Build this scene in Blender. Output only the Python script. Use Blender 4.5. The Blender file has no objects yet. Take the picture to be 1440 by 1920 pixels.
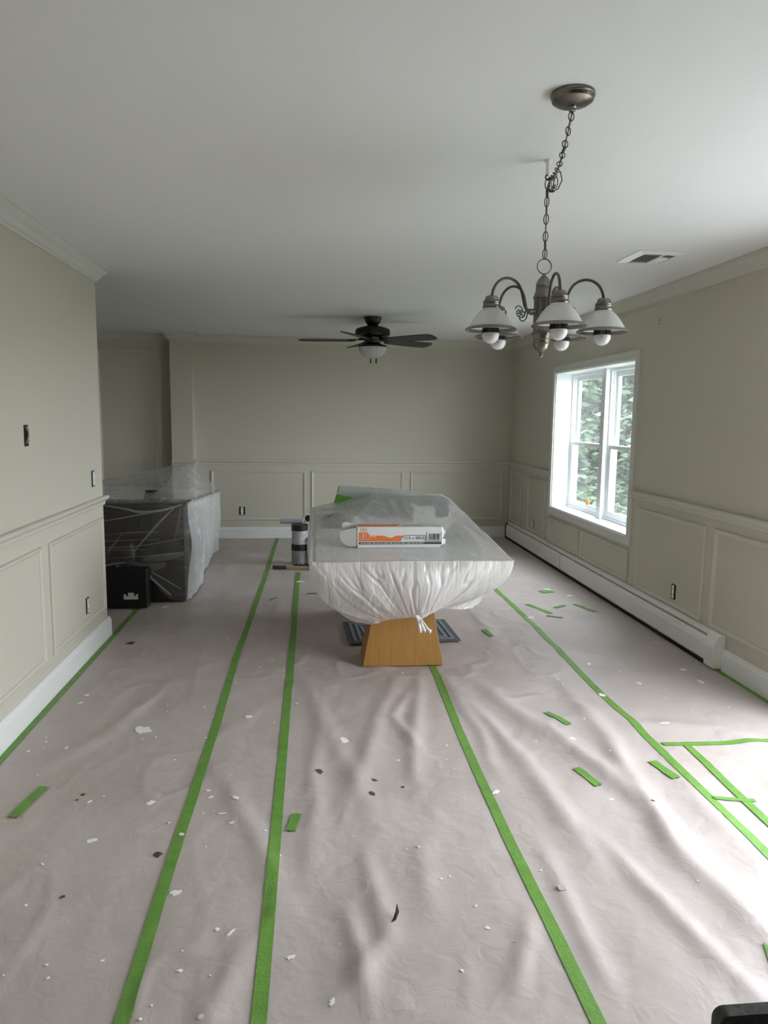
import bpy, bmesh, math, random
import numpy as np
from mathutils import Vector, Matrix

# ------------------------------------------------------------------ camera
scene = bpy.context.scene
COL = scene.collection
CAM_Z, PITCH, YAW, ROLL, FPX = 1.515, 0.129, 0.098, 0.012, 1385.0
fw = Vector((math.sin(YAW) * math.cos(PITCH), math.cos(YAW) * math.cos(PITCH), -math.sin(PITCH)))
r0 = Vector((math.cos(YAW), -math.sin(YAW), 0.0))
u0 = r0.cross(fw)
rt = r0 * math.cos(ROLL) + u0 * math.sin(ROLL)
up = -r0 * math.sin(ROLL) + u0 * math.cos(ROLL)
cd = bpy.data.cameras.new('camera')
cd.sensor_fit = 'VERTICAL'
cd.sensor_height = 24.0
cd.lens = 24.0 * FPX / 1920.0
cd.clip_start = 0.02
cam = bpy.data.objects.new('camera', cd)
COL.objects.link(cam)
cam.matrix_world = Matrix(((rt.x, up.x, -fw.x, 0), (rt.y, up.y, -fw.y, 0), (rt.z, up.z, -fw.z, CAM_Z), (0, 0, 0, 1)))
scene.camera = cam

# ------------------------------------------------------------------ daylight: an overcast sky
world = bpy.data.worlds.new('overcast_sky')
scene.world = world
world.use_nodes = True
bg = world.node_tree.nodes['Background']
bg.inputs['Color'].default_value = (0.93, 0.945, 1.0, 1)
bg.inputs['Strength'].default_value = 11.0


def portal(name, loc, size, rot):
    l = bpy.data.lights.new(name, 'AREA')
    l.shape = 'RECTANGLE'
    l.size, l.size_y = size
    l.cycles.is_portal = True
    o = bpy.data.objects.new(name, l)
    COL.objects.link(o)
    o.location = loc
    o.rotation_euler = rot
    return o


# sky portals in the two openings of the window wall (they only guide sampling of the sky)
portal('sky_portal_window', (2.76, 6.54, 1.28), (1.42, 1.92), (0, math.pi / 2, 0))
portal('sky_portal_door', (2.76, 2.24, 1.04), (2.08, 2.08), (0, math.pi / 2, 0))

vs = scene.view_settings
vs.view_transform = 'Standard'
vs.look = 'None'
vs.gamma = 1.0
vs.use_curve_mapping = False
vs.exposure = 0.72
scene.cycles.diffuse_bounces = 8
scene.cycles.max_bounces = 14
scene.cycles.transparent_max_bounces = 16
scene.cycles.caustics_reflective = False
scene.cycles.caustics_refractive = False
scene.cycles.sample_clamp_indirect = 6.0

rng = random.Random(7)
PI = math.pi


# ------------------------------------------------------------------ materials
def new_mat(name):
    m = bpy.data.materials.new(name)
    m.use_nodes = True
    nt = m.node_tree
    return m, nt, nt.nodes['Principled BSDF']


def mat(name, col, rough=0.6, metal=0.0, bump=0.0, bscale=60.0, var=0.0, vscale=3.0, spec=0.5, stretch=None):
    m, nt, b = new_mat(name)
    b.inputs['Base Color'].default_value = (*col, 1)
    b.inputs['Roughness'].default_value = rough
    b.inputs['Metallic'].default_value = metal
    b.inputs['Specular IOR Level'].default_value = spec
    tc = nt.nodes.new('ShaderNodeTexCoord')
    src = tc.outputs['Object']
    if stretch:
        mp = nt.nodes.new('ShaderNodeMapping')
        mp.inputs['Scale'].default_value = stretch
        nt.links.new(src, mp.inputs['Vector'])
        src = mp.outputs['Vector']
    if var > 0:
        n = nt.nodes.new('ShaderNodeTexNoise')
        n.inputs['Scale'].default_value = vscale
        n.inputs['Detail'].default_value = 5
        nt.links.new(src, n.inputs['Vector'])
        cr = nt.nodes.new('ShaderNodeValToRGB')
        cr.color_ramp.elements[0].position = 0.3
        cr.color_ramp.elements[1].position = 0.7
        cr.color_ramp.elements[0].color = (*[c * (1 - var) for c in col], 1)
        cr.color_ramp.elements[1].color = (*[min(1, c * (1 + var)) for c in col], 1)
        nt.links.new(n.outputs['Fac'], cr.inputs['Fac'])
        nt.links.new(cr.outputs['Color'], b.inputs['Base Color'])
    if bump > 0:
        n2 = nt.nodes.new('ShaderNodeTexNoise')
        n2.inputs['Scale'].default_value = bscale
        n2.inputs['Detail'].default_value = 4
        nt.links.new(src, n2.inputs['Vector'])
        bp = nt.nodes.new('ShaderNodeBump')
        bp.inputs['Strength'].default_value = bump
        bp.inputs['Distance'].default_value = 0.01
        nt.links.new(n2.outputs['Fac'], bp.inputs['Height'])
        nt.links.new(bp.outputs['Normal'], b.inputs['Normal'])
    return m


def film_mat(name, opacity, streak, gloss=0.10, tint=(0.86, 0.88, 0.88), stretch=(1, 1, 1), scale=5.0, bump=0.5, grough=0.22):
    """thin frosted polythene: part see-through, part scattering, with a glossy crinkled skin"""
    m = bpy.data.materials.new(name)
    m.use_nodes = True
    nt = m.node_tree
    nt.nodes.clear()
    N, Lk = nt.nodes.new, nt.links.new
    out = N('ShaderNodeOutputMaterial')
    tc = N('ShaderNodeTexCoord')
    mp = N('ShaderNodeMapping')
    mp.inputs['Scale'].default_value = stretch
    Lk(tc.outputs['Object'], mp.inputs['Vector'])
    n1 = N('ShaderNodeTexNoise')
    n1.inputs['Scale'].default_value = scale
    n1.inputs['Detail'].default_value = 3.0
    n1.inputs['Distortion'].default_value = 0.5
    Lk(mp.outputs['Vector'], n1.inputs['Vector'])
    # ridged noise = sharp crinkle lines, fading in and out
    sb = N('ShaderNodeMath'); sb.operation = 'SUBTRACT'; sb.inputs[1].default_value = 0.5
    ab = N('ShaderNodeMath'); ab.operation = 'ABSOLUTE'
    Lk(n1.outputs['Fac'], sb.inputs[0]); Lk(sb.outputs[0], ab.inputs[0])
    n3 = N('ShaderNodeTexNoise'); n3.inputs['Scale'].default_value = 4.0
    Lk(tc.outputs['Object'], n3.inputs['Vector'])
    bp = N('ShaderNodeBump')
    bp.inputs['Strength'].default_value = bump
    bp.inputs['Distance'].default_value = 0.02
    Lk(n1.outputs['Fac'], bp.inputs['Height'])
    mr = N('ShaderNodeMapRange')
    mr.inputs['From Min'].default_value = 0.0
    mr.inputs['From Max'].default_value = 0.035
    mr.inputs['To Min'].default_value = streak
    mr.inputs['To Max'].default_value = 0.0
    Lk(ab.outputs[0], mr.inputs['Value'])
    fade = N('ShaderNodeMapRange')
    fade.inputs['From Min'].default_value = 0.42; fade.inputs['From Max'].default_value = 0.62
    Lk(n3.outputs['Fac'], fade.inputs['Value'])
    mu = N('ShaderNodeMath'); mu.operation = 'MULTIPLY'
    Lk(mr.outputs['Result'], mu.inputs[0]); Lk(fade.outputs['Result'], mu.inputs[1])
    ad = N('ShaderNodeMath'); ad.operation = 'ADD'; ad.use_clamp = True; ad.inputs[1].default_value = opacity
    Lk(mu.outputs[0], ad.inputs[0])
    tr = N('ShaderNodeBsdfTransparent')
    df = N('ShaderNodeBsdfDiffuse'); df.inputs['Color'].default_value = (*tint, 1)
    tl = N('ShaderNodeBsdfTranslucent'); tl.inputs['Color'].default_value = (*tint, 1)
    gl = N('ShaderNodeBsdfGlossy'); gl.inputs['Roughness'].default_value = grough
    gl.inputs['Color'].default_value = (0.95, 0.97, 1, 1)
    for q in (df, tl, gl):
        Lk(bp.outputs['Normal'], q.inputs['Normal'])
    a = N('ShaderNodeMixShader'); a.inputs[0].default_value = 0.30
    Lk(df.outputs[0], a.inputs[1]); Lk(tl.outputs[0], a.inputs[2])
    b = N('ShaderNodeMixShader')
    Lk(ad.outputs[0], b.inputs[0]); Lk(tr.outputs[0], b.inputs[1]); Lk(a.outputs[0], b.inputs[2])
    c = N('ShaderNodeMixShader'); c.inputs[0].default_value = gloss
    Lk(b.outputs[0], c.inputs[1]); Lk(gl.outputs[0], c.inputs[2])
    Lk(c.outputs[0], out.inputs['Surface'])
    return m


def glass_mat(name, veil=0.06, refl=0.06, trans=(0.97, 0.99, 0.98)):
    m = bpy.data.materials.new(name)
    m.use_nodes = True
    nt = m.node_tree
    nt.nodes.clear()
    N, Lk = nt.nodes.new, nt.links.new
    out = N('ShaderNodeOutputMaterial')
    tr = N('ShaderNodeBsdfTransparent'); tr.inputs['Color'].default_value = (*trans, 1)
    tl = N('ShaderNodeBsdfTranslucent'); tl.inputs['Color'].default_value = (0.9, 0.93, 0.95, 1)
    gl = N('ShaderNodeBsdfGlossy'); gl.inputs['Roughness'].default_value = 0.02
    a = N('ShaderNodeMixShader'); a.inputs[0].default_value = veil
    Lk(tr.outputs[0], a.inputs[1]); Lk(tl.outputs[0], a.inputs[2])
    b = N('ShaderNodeMixShader'); b.inputs[0].default_value = refl
    Lk(a.outputs[0], b.inputs[1]); Lk(gl.outputs[0], b.inputs[2])
    Lk(b.outputs[0], out.inputs['Surface'])
    return m


M = {}
M['wall'] = mat('cream_wall_paint', (0.565, 0.537, 0.452), 0.75, bump=0.04, bscale=180)
M['ceil'] = mat('flat_ceiling_paint', (0.77, 0.775, 0.76), 0.9, bump=0.03, bscale=120)
M['trim'] = mat('cream_trim_paint', (0.60, 0.577, 0.508), 0.38)
M['white'] = mat('white_satin_paint', (0.80, 0.81, 0.80), 0.35)
M['casing'] = mat('off_white_casing_paint', (0.66, 0.655, 0.62), 0.36)
M['vinyl'] = mat('white_vinyl', (0.86, 0.88, 0.89), 0.35)
M['subfloor'] = mat('oak_floor', (0.30, 0.19, 0.10), 0.5, var=0.2, vscale=5)
M['tape'] = mat('green_painters_tape', (0.135, 0.305, 0.050), 0.55, bump=0.25, bscale=120, var=0.12, vscale=14)
M['splat'] = mat('dried_white_paint', (0.86, 0.86, 0.83), 0.45)
M['stain'] = mat('dark_stain', (0.075, 0.055, 0.045), 0.5)
M['nickel'] = mat('brushed_nickel', (0.21, 0.193, 0.168), 0.27, metal=1.0, bump=0.05, bscale=300)
M['darknickel'] = mat('antique_nickel', (0.12, 0.108, 0.094), 0.4, metal=1.0)
M['frost'] = None
M['bulb'] = mat('bulb_dome', (0.74, 0.74, 0.73), 0.25)
M['fin'] = mat('black_bulb_fin', (0.015, 0.015, 0.016), 0.4)
M['black'] = mat('matte_black_metal', (0.006, 0.0055, 0.005), 0.42)
M['blade'] = mat('dark_espresso_blade', (0.020, 0.018, 0.015), 0.5, var=0.2, vscale=6, stretch=(1, 12, 12))
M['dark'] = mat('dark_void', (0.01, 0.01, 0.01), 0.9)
M['heater'] = mat('heater_enamel', (0.80, 0.80, 0.77), 0.38)
M['oak'] = mat('oak_veneer', (0.30, 0.150, 0.032), 0.45, var=0.13, vscale=3.0, stretch=(22, 22, 1.6), bump=0.08, bscale=12)
M['film'] = film_mat('clear_film', 0.46, 0.09, 0.20, tint=(0.97, 0.97, 0.97), stretch=(3.0, 0.8, 0.6), scale=5.0, bump=0.45)
M['filmf'] = film_mat('gathered_film', 0.76, 0.24, 0.20, tint=(0.96, 0.96, 0.96), stretch=(3.0, 0.8, 0.5), scale=5.0, bump=0.7, grough=0.16)
M['film2'] = film_mat('thin_film', 0.075, 0.26, 0.04, stretch=(0.35, 0.35, 4.0), scale=4.0, bump=0.02)
M['film2b'] = film_mat('layered_film', 0.60, 0.25, 0.08, tint=(0.92, 0.93, 0.93), stretch=(1, 1, 1.6), scale=5.0, bump=0.4)
M['cloth'] = mat('pale_grey_cloth', (0.76, 0.76, 0.74), 0.9, bump=0.2, bscale=200)
M['mat'] = mat('charcoal_rib_mat', (0.095, 0.105, 0.12), 0.9, bump=0.4, bscale=90)
M['mat2'] = mat('light_rib_mat', (0.22, 0.24, 0.27), 0.9, bump=0.4, bscale=90)
M['espresso'] = mat('espresso_wood', (0.026, 0.015, 0.010), 0.45, var=0.2, vscale=2, stretch=(12, 12, 1))
M['blackbox'] = mat('black_vinyl_wrap', (0.008, 0.008, 0.009), 0.5)
M['label'] = mat('white_label', (0.75, 0.75, 0.74), 0.5)
M['card'] = mat('white_cardboard', (0.62, 0.62, 0.60), 0.55)
M['cardin'] = mat('grey_cardboard', (0.44, 0.43, 0.40), 0.8)
M['orange'] = mat('orange_print', (0.72, 0.17, 0.035), 0.5)
M['redorange'] = mat('red_print', (0.55, 0.10, 0.045), 0.5)
M['navy'] = mat('charcoal_print', (0.045, 0.05, 0.06), 0.5)
M['can'] = mat('grey_paint_can', (0.26, 0.26, 0.26), 0.4, var=0.3, vscale=14)
M['canlight'] = mat('smeared_paint_can', (0.45, 0.45, 0.45), 0.5, var=0.3, vscale=20)
M['canblack'] = mat('black_can_rim', (0.010, 0.010, 0.014), 0.35)
M['pole'] = mat('tan_wood_pole', (0.42, 0.31, 0.16), 0.5)
M['grip'] = mat('grey_pole_grip', (0.055, 0.052, 0.055), 0.6)
M['roll'] = mat('blue_grey_sleeve', (0.42, 0.45, 0.52), 0.6)
M['brass'] = mat('brass', (0.75, 0.45, 0.12), 0.35, metal=1.0)
M['green'] = mat('bright_green_plastic', (0.12, 0.36, 0.03), 0.5)
M['greydark'] = mat('dark_grey_plastic', (0.03, 0.033, 0.037), 0.5)
M['chair'] = mat('black_speckled_finish', (0.030, 0.029, 0.028), 0.55, var=0.85, vscale=120)
M['chairin'] = mat('dark_brown_leather', (0.16, 0.115, 0.07), 0.5, var=0.2, vscale=60)
M['leaf'] = mat('green_leaf', (0.030, 0.055, 0.024), 0.6, var=0.5, vscale=0.9)
M['leaf2'] = mat('yellow_green_leaf', (0.060, 0.085, 0.036), 0.6, var=0.4, vscale=0.9)
M['bark'] = mat('bark', (0.10, 0.075, 0.055), 0.9, bump=0.6, bscale=20)
M['grass'] = mat('lawn', (0.07, 0.085, 0.045), 0.95, var=0.25, vscale=2)
M['siding'] = mat('grey_siding', (0.52, 0.54, 0.55), 0.8)
M['glass'] = glass_mat('window_glass', 0.014, 0.04, (0.93, 0.96, 0.96))
M['clear'] = glass_mat('door_glass', 0.0, 0.05, (0.915, 0.93, 0.93))
M['sticker'] = mat('orange_sticker', (0.95, 0.42, 0.10), 0.5)
M['wire'] = mat('copper_wire', (0.35, 0.16, 0.07), 0.4, metal=0.8)
M['steel'] = mat('grey_steel', (0.45, 0.45, 0.44), 0.4, metal=0.6)
M['crumb'] = mat('dry_leaf', (0.05, 0.035, 0.025), 0.7)

# masking paper: grey-pink building paper with faint blotches
def paper_mat():
    m, nt, b = new_mat('rosin_paper')
    N, Lk = nt.nodes.new, nt.links.new
    tc = N('ShaderNodeTexCoord')
    n = N('ShaderNodeTexNoise'); n.inputs['Scale'].default_value = 1.6; n.inputs['Detail'].default_value = 8
    n.inputs['Roughness'].default_value = 0.62
    Lk(tc.outputs['Object'], n.inputs['Vector'])
    cr = N('ShaderNodeValToRGB')
    cr.color_ramp.elements[0].position = 0.34; cr.color_ramp.elements[0].color = (0.452, 0.396, 0.372, 1)
    cr.color_ramp.elements[1].position = 0.66; cr.color_ramp.elements[1].color = (0.528, 0.470, 0.450, 1)
    Lk(n.outputs['Fac'], cr.inputs['Fac'])
    Lk(cr.outputs['Color'], b.inputs['Base Color'])
    b.inputs['Roughness'].default_value = 0.48
    b.inputs['Specular IOR Level'].default_value = 0.45
    n2 = N('ShaderNodeTexNoise'); n2.inputs['Scale'].default_value = 14; n2.inputs['Detail'].default_value = 6
    n2.inputs['Distortion'].default_value = 0.8
    Lk(tc.outputs['Object'], n2.inputs['Vector'])
    bp = N('ShaderNodeBump'); bp.inputs['Strength'].default_value = 0.24; bp.inputs['Distance'].default_value = 0.015
    Lk(n2.outputs['Fac'], bp.inputs['Height'])
    Lk(bp.outputs['Normal'], b.inputs['Normal'])
    return m
M['paper'] = paper_mat()

def frost_mat():
    m = bpy.data.materials.new('frosted_glass')
    m.use_nodes = True
    nt = m.node_tree; nt.nodes.clear()
    N, Lk = nt.nodes.new, nt.links.new
    out = N('ShaderNodeOutputMaterial')
    d = N('ShaderNodeBsdfDiffuse'); d.inputs['Color'].default_value = (0.80, 0.80, 0.78, 1)
    t = N('ShaderNodeBsdfTranslucent'); t.inputs['Color'].default_value = (0.80, 0.80, 0.78, 1)
    g = N('ShaderNodeBsdfGlossy'); g.inputs['Roughness'].default_value = 0.3
    a = N('ShaderNodeMixShader'); a.inputs[0].default_value = 0.45
    Lk(d.outputs[0], a.inputs[1]); Lk(t.outputs[0], a.inputs[2])
    b = N('ShaderNodeMixShader'); b.inputs[0].default_value = 0.05
    Lk(a.outputs[0], b.inputs[1]); Lk(g.outputs[0], b.inputs[2])
    Lk(b.outputs[0], out.inputs['Surface'])
    return m
M['frost'] = frost_mat()


# ------------------------------------------------------------------ mesh building
class MB:
    def __init__(self):
        self.v, self.f = [], []

    def add(self, vs, fs):
        n = len(self.v)
        self.v += [tuple(map(float, p)) for p in vs]
        self.f += [tuple(i + n for i in q) for q in fs]
        return self

    def box(self, x0, x1, y0, y1, z0, z1):
        return self.add([(x0, y0, z0), (x1, y0, z0), (x1, y1, z0), (x0, y1, z0), (x0, y0, z1), (x1, y0, z1), (x1, y1, z1), (x0, y1, z1)],
                        [(0, 3, 2, 1), (4, 5, 6, 7), (0, 1, 5, 4), (1, 2, 6, 5), (2, 3, 7, 6), (3, 0, 4, 7)])

    def lathe(self, prof, c=(0, 0, 0), seg=32, axis='z'):
        """prof: (radius, height) list"""
        vs, fs = [], []
        for (r, h) in prof:
            for k in range(seg):
                a = 2 * PI * k / seg
                p = (r * math.cos(a), r * math.sin(a), h)
                if axis == 'y': p = (p[0], p[2], p[1])
                if axis == 'x': p = (p[2], p[0], p[1])
                vs.append((c[0] + p[0], c[1] + p[1], c[2] + p[2]))
        for j in range(len(prof) - 1):
            for k in range(seg):
                a, b = j * seg + k, j * seg + (k + 1) % seg
                fs.append((a, b, b + seg, a + seg))
        return self.add(vs, fs)

    def tube(self, path, r, seg=8, closed=False, cap=True):
        P = [Vector(p) for p in path]
        n = len(P)
        rr = r if isinstance(r, (list, tuple)) else [r] * n
        vs, fs = [], []
        T = []
        for i in range(n):
            a = P[(i - 1) % n] if (closed or i > 0) else P[0]
            b = P[(i + 1) % n] if (closed or i < n - 1) else P[-1]
            T.append((b - a).normalized())
        ref = Vector((0, 0, 1)) if abs(T[0].z) < 0.9 else Vector((1, 0, 0))
        nrm = (ref - T[0] * ref.dot(T[0])).normalized()
        for i in range(n):
            nrm = nrm - T[i] * nrm.dot(T[i])
            nrm = nrm.normalized() if nrm.length > 1e-6 else T[i].orthogonal().normalized()
            bi = T[i].cross(nrm)
            for k in range(seg):
                a = 2 * PI * k / seg
                q = P[i] + (nrm * math.cos(a) + bi * math.sin(a)) * rr[i]
                vs.append(q[:])
        m = n if closed else n - 1
        for i in range(m):
            for k in range(seg):
                a, b = i * seg + k, i * seg + (k + 1) % seg
                c, d = ((i + 1) % n) * seg + (k + 1) % seg, ((i + 1) % n) * seg + k
                fs.append((a, b, c, d))
        if cap and not closed:
            fs.append(tuple(range(seg))[::-1])
            fs.append(tuple((n - 1) * seg + k for k in range(seg)))
        return self.add(vs, fs)

    def prism(self, poly, axis, a, b):
        """poly: 2D outline; extruded along axis from a to b. axis x: poly=(y,z); y: (x,z); z: (x,y)"""
        n = len(poly)
        def P(p, t):
            return {'x': (t, p[0], p[1]), 'y': (p[0], t, p[1]), 'z': (p[0], p[1], t)}[axis]
        vs = [P(p, a) for p in poly] + [P(p, b) for p in poly]
        fs = [tuple(range(n))[::-1], tuple(range(n, 2 * n))]
        fs += [(i, (i + 1) % n, n + (i + 1) % n, n + i) for i in range(n)]
        return self.add(vs, fs)

    def sweep(self, path, prof):
        """profile (offset to the left of the path, z) swept along a flat path with mitred corners"""
        n = len(path)
        P = [Vector((p[0], p[1])) for p in path]
        vs, fs = [], []
        for i in range(n):
            d1 = (P[i] - P[i - 1]).normalized() if i > 0 else (P[1] - P[0]).normalized()
            d2 = (P[i + 1] - P[i]).normalized() if i < n - 1 else d1
            n1, n2 = Vector((-d1.y, d1.x)), Vector((-d2.y, d2.x))
            mm = (n1 + n2).normalized()
            mm = mm / max(0.2, mm.dot(n1))
            for (o, z) in prof:
                vs.append((P[i].x + mm.x * o, P[i].y + mm.y * o, z))
        k = len(prof)
        for i in range(n - 1):
            for j in range(k):
                a, b = i * k + j, i * k + (j + 1) % k
                fs.append((a, b, b + k, a + k))
        fs.append(tuple(range(k))[::-1]); fs.append(tuple((n - 1) * k + j for j in range(k)))
        return self.add(vs, fs)

    def frame(self, axis, c, a0, a1, b0, b1, prof, sgn):
        """picture-frame moulding on the plane axis=c; prof (inset, proud)"""
        vs, fs = [], []
        for (s, h) in prof:
            for (a, b) in ((a0 + s, b0 + s), (a1 - s, b0 + s), (a1 - s, b1 - s), (a0 + s, b1 - s)):
                vs.append((c + sgn * h, a, b) if axis == 'x' else (a, c + sgn * h, b))
        for j in range(len(prof) - 1):
            for k in range(4):
                p, q = j * 4 + k, j * 4 + (k + 1) % 4
                fs.append((p, q, q + 4, p + 4))
        return self.add(vs, fs)


ROOT = {}


def obj(name, mb, m, parent=None, smooth=False, bevel=0.0, angle=40, fix=True):
    """one mesh object from world-space geometry; origin at its base or at its thing's base"""
    vs = mb.v
    if parent is not None:
        o0 = Vector(ROOT[parent.name])
    else:
        xs = list(zip(*vs))
        o0 = Vector(((min(xs[0]) + max(xs[0])) / 2, (min(xs[1]) + max(xs[1])) / 2, min(xs[2])))
    me = bpy.data.meshes.new(name)
    me.from_pydata([(p[0] - o0.x, p[1] - o0.y, p[2] - o0.z) for p in vs], [], mb.f)
    if fix:
        bm = bmesh.new(); bm.from_mesh(me)
        bmesh.ops.recalc_face_normals(bm, faces=bm.faces)
        bm.to_mesh(me); bm.free()
    me.update()
    if isinstance(m, str): m = M[m]
    me.materials.append(m)
    o = bpy.data.objects.new(name, me)
    COL.objects.link(o)
    if parent is None:
        o.location = o0
    else:
        o.parent = parent
    ROOT[o.name] = tuple(o0)
    if smooth:
        me.polygons.foreach_set('use_smooth', [True] * len(me.polygons))
        if angle < 180:
            me.set_sharp_from_angle(angle=math.radians(angle))
    if bevel > 0:
        bv = o.modifiers.new('bevel', 'BEVEL'); bv.width = bevel; bv.segments = 2; bv.limit_method = 'ANGLE'
    return o


def inst(name, me, parent, mw):
    """a copy of shared mesh data placed by a world matrix under its thing"""
    o = bpy.data.objects.new(name, me)
    COL.objects.link(o)
    o.parent = parent
    o.matrix_local = Matrix.Translation(-Vector(ROOT[parent.name])) @ mw
    ROOT[o.name] = tuple(ROOT[parent.name])
    return o


def mesh_of(name, mb, m, smooth=True):
    me = bpy.data.meshes.new(name)
    me.from_pydata(mb.v, [], mb.f)
    bm = bmesh.new(); bm.from_mesh(me); bmesh.ops.recalc_face_normals(bm, faces=bm.faces); bm.to_mesh(me); bm.free()
    me.materials.append(M[m] if isinstance(m, str) else m)
    if smooth:
        me.polygons.foreach_set('use_smooth', [True] * len(me.polygons))
        me.set_sharp_from_angle(angle=math.radians(40))
    return me


def tag(o, label, cat, group=None):
    o['label'] = label; o['category'] = cat
    if group: o['group'] = group
    return o


def thing(name, label, cat, loc, group=None):
    o = bpy.data.objects.new(name, None)
    COL.objects.link(o)
    o.location = loc
    o.empty_display_size = 0.05
    ROOT[o.name] = tuple(loc)
    return tag(o, label, cat, group)


def struct(name, mb, m, parent=None, label=None, **k):
    o = obj(name, mb, m, parent, **k)
    if parent is None:
        o['kind'] = 'structure'
        if label: o['label'] = label
    return o


def smooth_path(pts, k=4):
    out = []
    for i in range(len(pts) - 1):
        p0, p1, p2, p3 = pts[max(0, i - 1)], pts[i], pts[i + 1], pts[min(len(pts) - 1, i + 2)]
        for j in range(k):
            t_ = j / k
            out.append(tuple(.5 * ((2 * p1[d]) + (-p0[d] + p2[d]) * t_ + (2 * p0[d] - 5 * p1[d] + 4 * p2[d] - p3[d]) * t_ ** 2 + (-p0[d] + 3 * p1[d] - 3 * p2[d] + p3[d]) * t_ ** 3) for d in range(len(p1))))
    out.append(pts[-1]); return out


# smooth value noise
_tab = np.random.RandomState(3).rand(256, 256)
def vn(x, y):
    x = np.asarray(x, float); y = np.asarray(y, float)
    xi, yi = np.floor(x).astype(int), np.floor(y).astype(int)
    xf, yf = x - xi, y - yi
    u, v = xf * xf * (3 - 2 * xf), yf * yf * (3 - 2 * yf)
    g = lambda a, b: _tab[a % 256, b % 256]
    return (g(xi, yi) * (1 - u) + g(xi + 1, yi) * u) * (1 - v) + (g(xi, yi + 1) * (1 - u) + g(xi + 1, yi + 1) * u) * v - 0.5


# ------------------------------------------------------------------ the room
XL, XR, YF, YLE, H, YN = -1.395, 2.50, 9.15, 5.08, 2.44, -3.6
XH = -3.30           # hall's far side
WT = 0.12

struct('floor', MB().box(XH - .1, XR + .25, YN - .1, YF + .1, -0.10, -0.012), 'subfloor', label='wooden floor hidden under masking paper')
struct('ceiling', MB().box(XH - .1, XR + .25, YN - .1, YF + .1, H, H + 0.12), 'ceil', label='white painted flat ceiling')


def wall_x(x0, x1, y0, y1, z0, z1, holes):
    """wall running along Y, with rectangular openings (ya, yb, za, zb)"""
    ys = sorted({y0, y1, *[h[0] for h in holes], *[h[1] for h in holes]})
    zs = sorted({z0, z1, *[h[2] for h in holes], *[h[3] for h in holes]})
    mb = MB()
    for a, b in zip(ys, ys[1:]):
        run = None
        for c, d in zip(zs, zs[1:]):
            cut = any(h[0] <= a and b <= h[1] and h[2] <= c and d <= h[3] for h in holes)
            if not cut:
                run = (run[0], d) if run else (c, d)
            if cut and run:
                mb.box(x0, x1, a, b, *run); run = None
        if run: mb.box(x0, x1, a, b, *run)
    return mb


WIN = (5.585, 7.49, 0.585, 1.978)
DOOR = (1.20, 3.28, 0.0, 2.08)
wall_left = struct('wall_left', MB().box(XL - WT, XL, YN, YLE, -.012, H), 'wall', label='cream left wall with raised panel mouldings')
wall_far = struct('wall_far', MB().box(XH - .1, XR + .22, YF, YF + .12, -.012, H), 'wall', label='cream end wall behind the ceiling fan')
wall_right = struct('wall_right', wall_x(XR, XR + .22, YN, YF, -.012, H, [WIN, DOOR]), 'wall', label='cream wall with the double window')
wall_near = struct('wall_near', MB().box(XH - .1, XR + .22, YN - .12, YN, -.012, H), 'wall')
struct('wall_hall', MB().box(XH - .1, XH, YN, YF, -.012, H), 'wall')
struct('wall_hall_near', MB().box(XH, XL - WT, 3.4, 3.52, -.012, H), 'wall')
PX = (-1.64, XL, 8.91)
wall_pier = struct('wall_pier', MB().box(PX[0], PX[1], PX[2], YF, -.012, H), 'wall', label='short cream wall end left of the end wall')

# crown, rail and baseboard profiles: (offset from wall, z)
CROWN = [(0, H), (0, H - .088), (.008, H - .088), (.010, H - .078), (.022, H - .070), (.034, H - .050), (.056, H - .030), (.064, H - .020), (.066, H - .012), (.078, H - .010), (.078, H)]
RAIL = [(0, .905), (.008, .905), (.012, .914), (.012, .928), (.020, .936), (.030, .944), (.033, .950), (.033, .960), (.028, .966), (0, .966)]
BASE = [(0, -.004), (.022, -.004), (.022, .108), (.019, .116), (.014, .122), (.013, .130), (.008, .136), (0, .137)]
REV = lambda pts: pts[::-1]
# every path keeps the room on its left
PL = [(XL - WT, 3.6), (XL - WT, YLE), (XL, YLE), (XL, YN + .01)]      # out of the hall, round the wall end, back to the camera
PFAR = [(XR, YF), (XL, YF), (XL, PX[2]), (PX[0], PX[2]), (PX[0], YF - .001)]
PHALL = [(PX[0], YF), (XH, YF)]
PR_A = [(XR, YN + .01), (XR, YF)]
n_trim = [0]
def trim(mb, m='trim', label=None, **k):
    n_trim[0] += 1
    return struct('trim_%d' % n_trim[0], mb, m, label=label, **k)


trim(MB().sweep(PL, CROWN), 'casing', 'white crown moulding along the left wall')
trim(MB().sweep(PFAR, CROWN), 'trim', 'cream crown moulding along the end wall')
trim(MB().sweep(PHALL, CROWN), 'trim', 'crown moulding in the dim hall')
trim(MB().sweep(PR_A, CROWN), 'trim', 'cream crown moulding above the window wall')
trim(MB().sweep(PL, RAIL), 'trim', 'cream chair rail on the left wall')
trim(MB().sweep(PFAR[:4], RAIL), 'trim', 'cream chair rail across the end wall')
trim(MB().sweep([(XR, 3.36), (XR, 5.52)], RAIL), 'trim', 'cream chair rail on the window wall near the camera')
trim(MB().sweep([(XR, 7.575), (XR, YF)], RAIL), 'trim', 'cream chair rail between window and far corner')
struct('baseboard_left', MB().sweep(PL, BASE), 'white', label='white baseboard along the left wall')
struct('baseboard_far', MB().sweep(PFAR[:4], BASE), 'white', label='white baseboard along the end wall')
struct('baseboard_right', MB().sweep([(XR, 3.36), (XR, 4.12)], BASE), 'white', label='white baseboard beside the heater')
struct('baseboard_hall', MB().sweep(PHALL, BASE), 'white')

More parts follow.
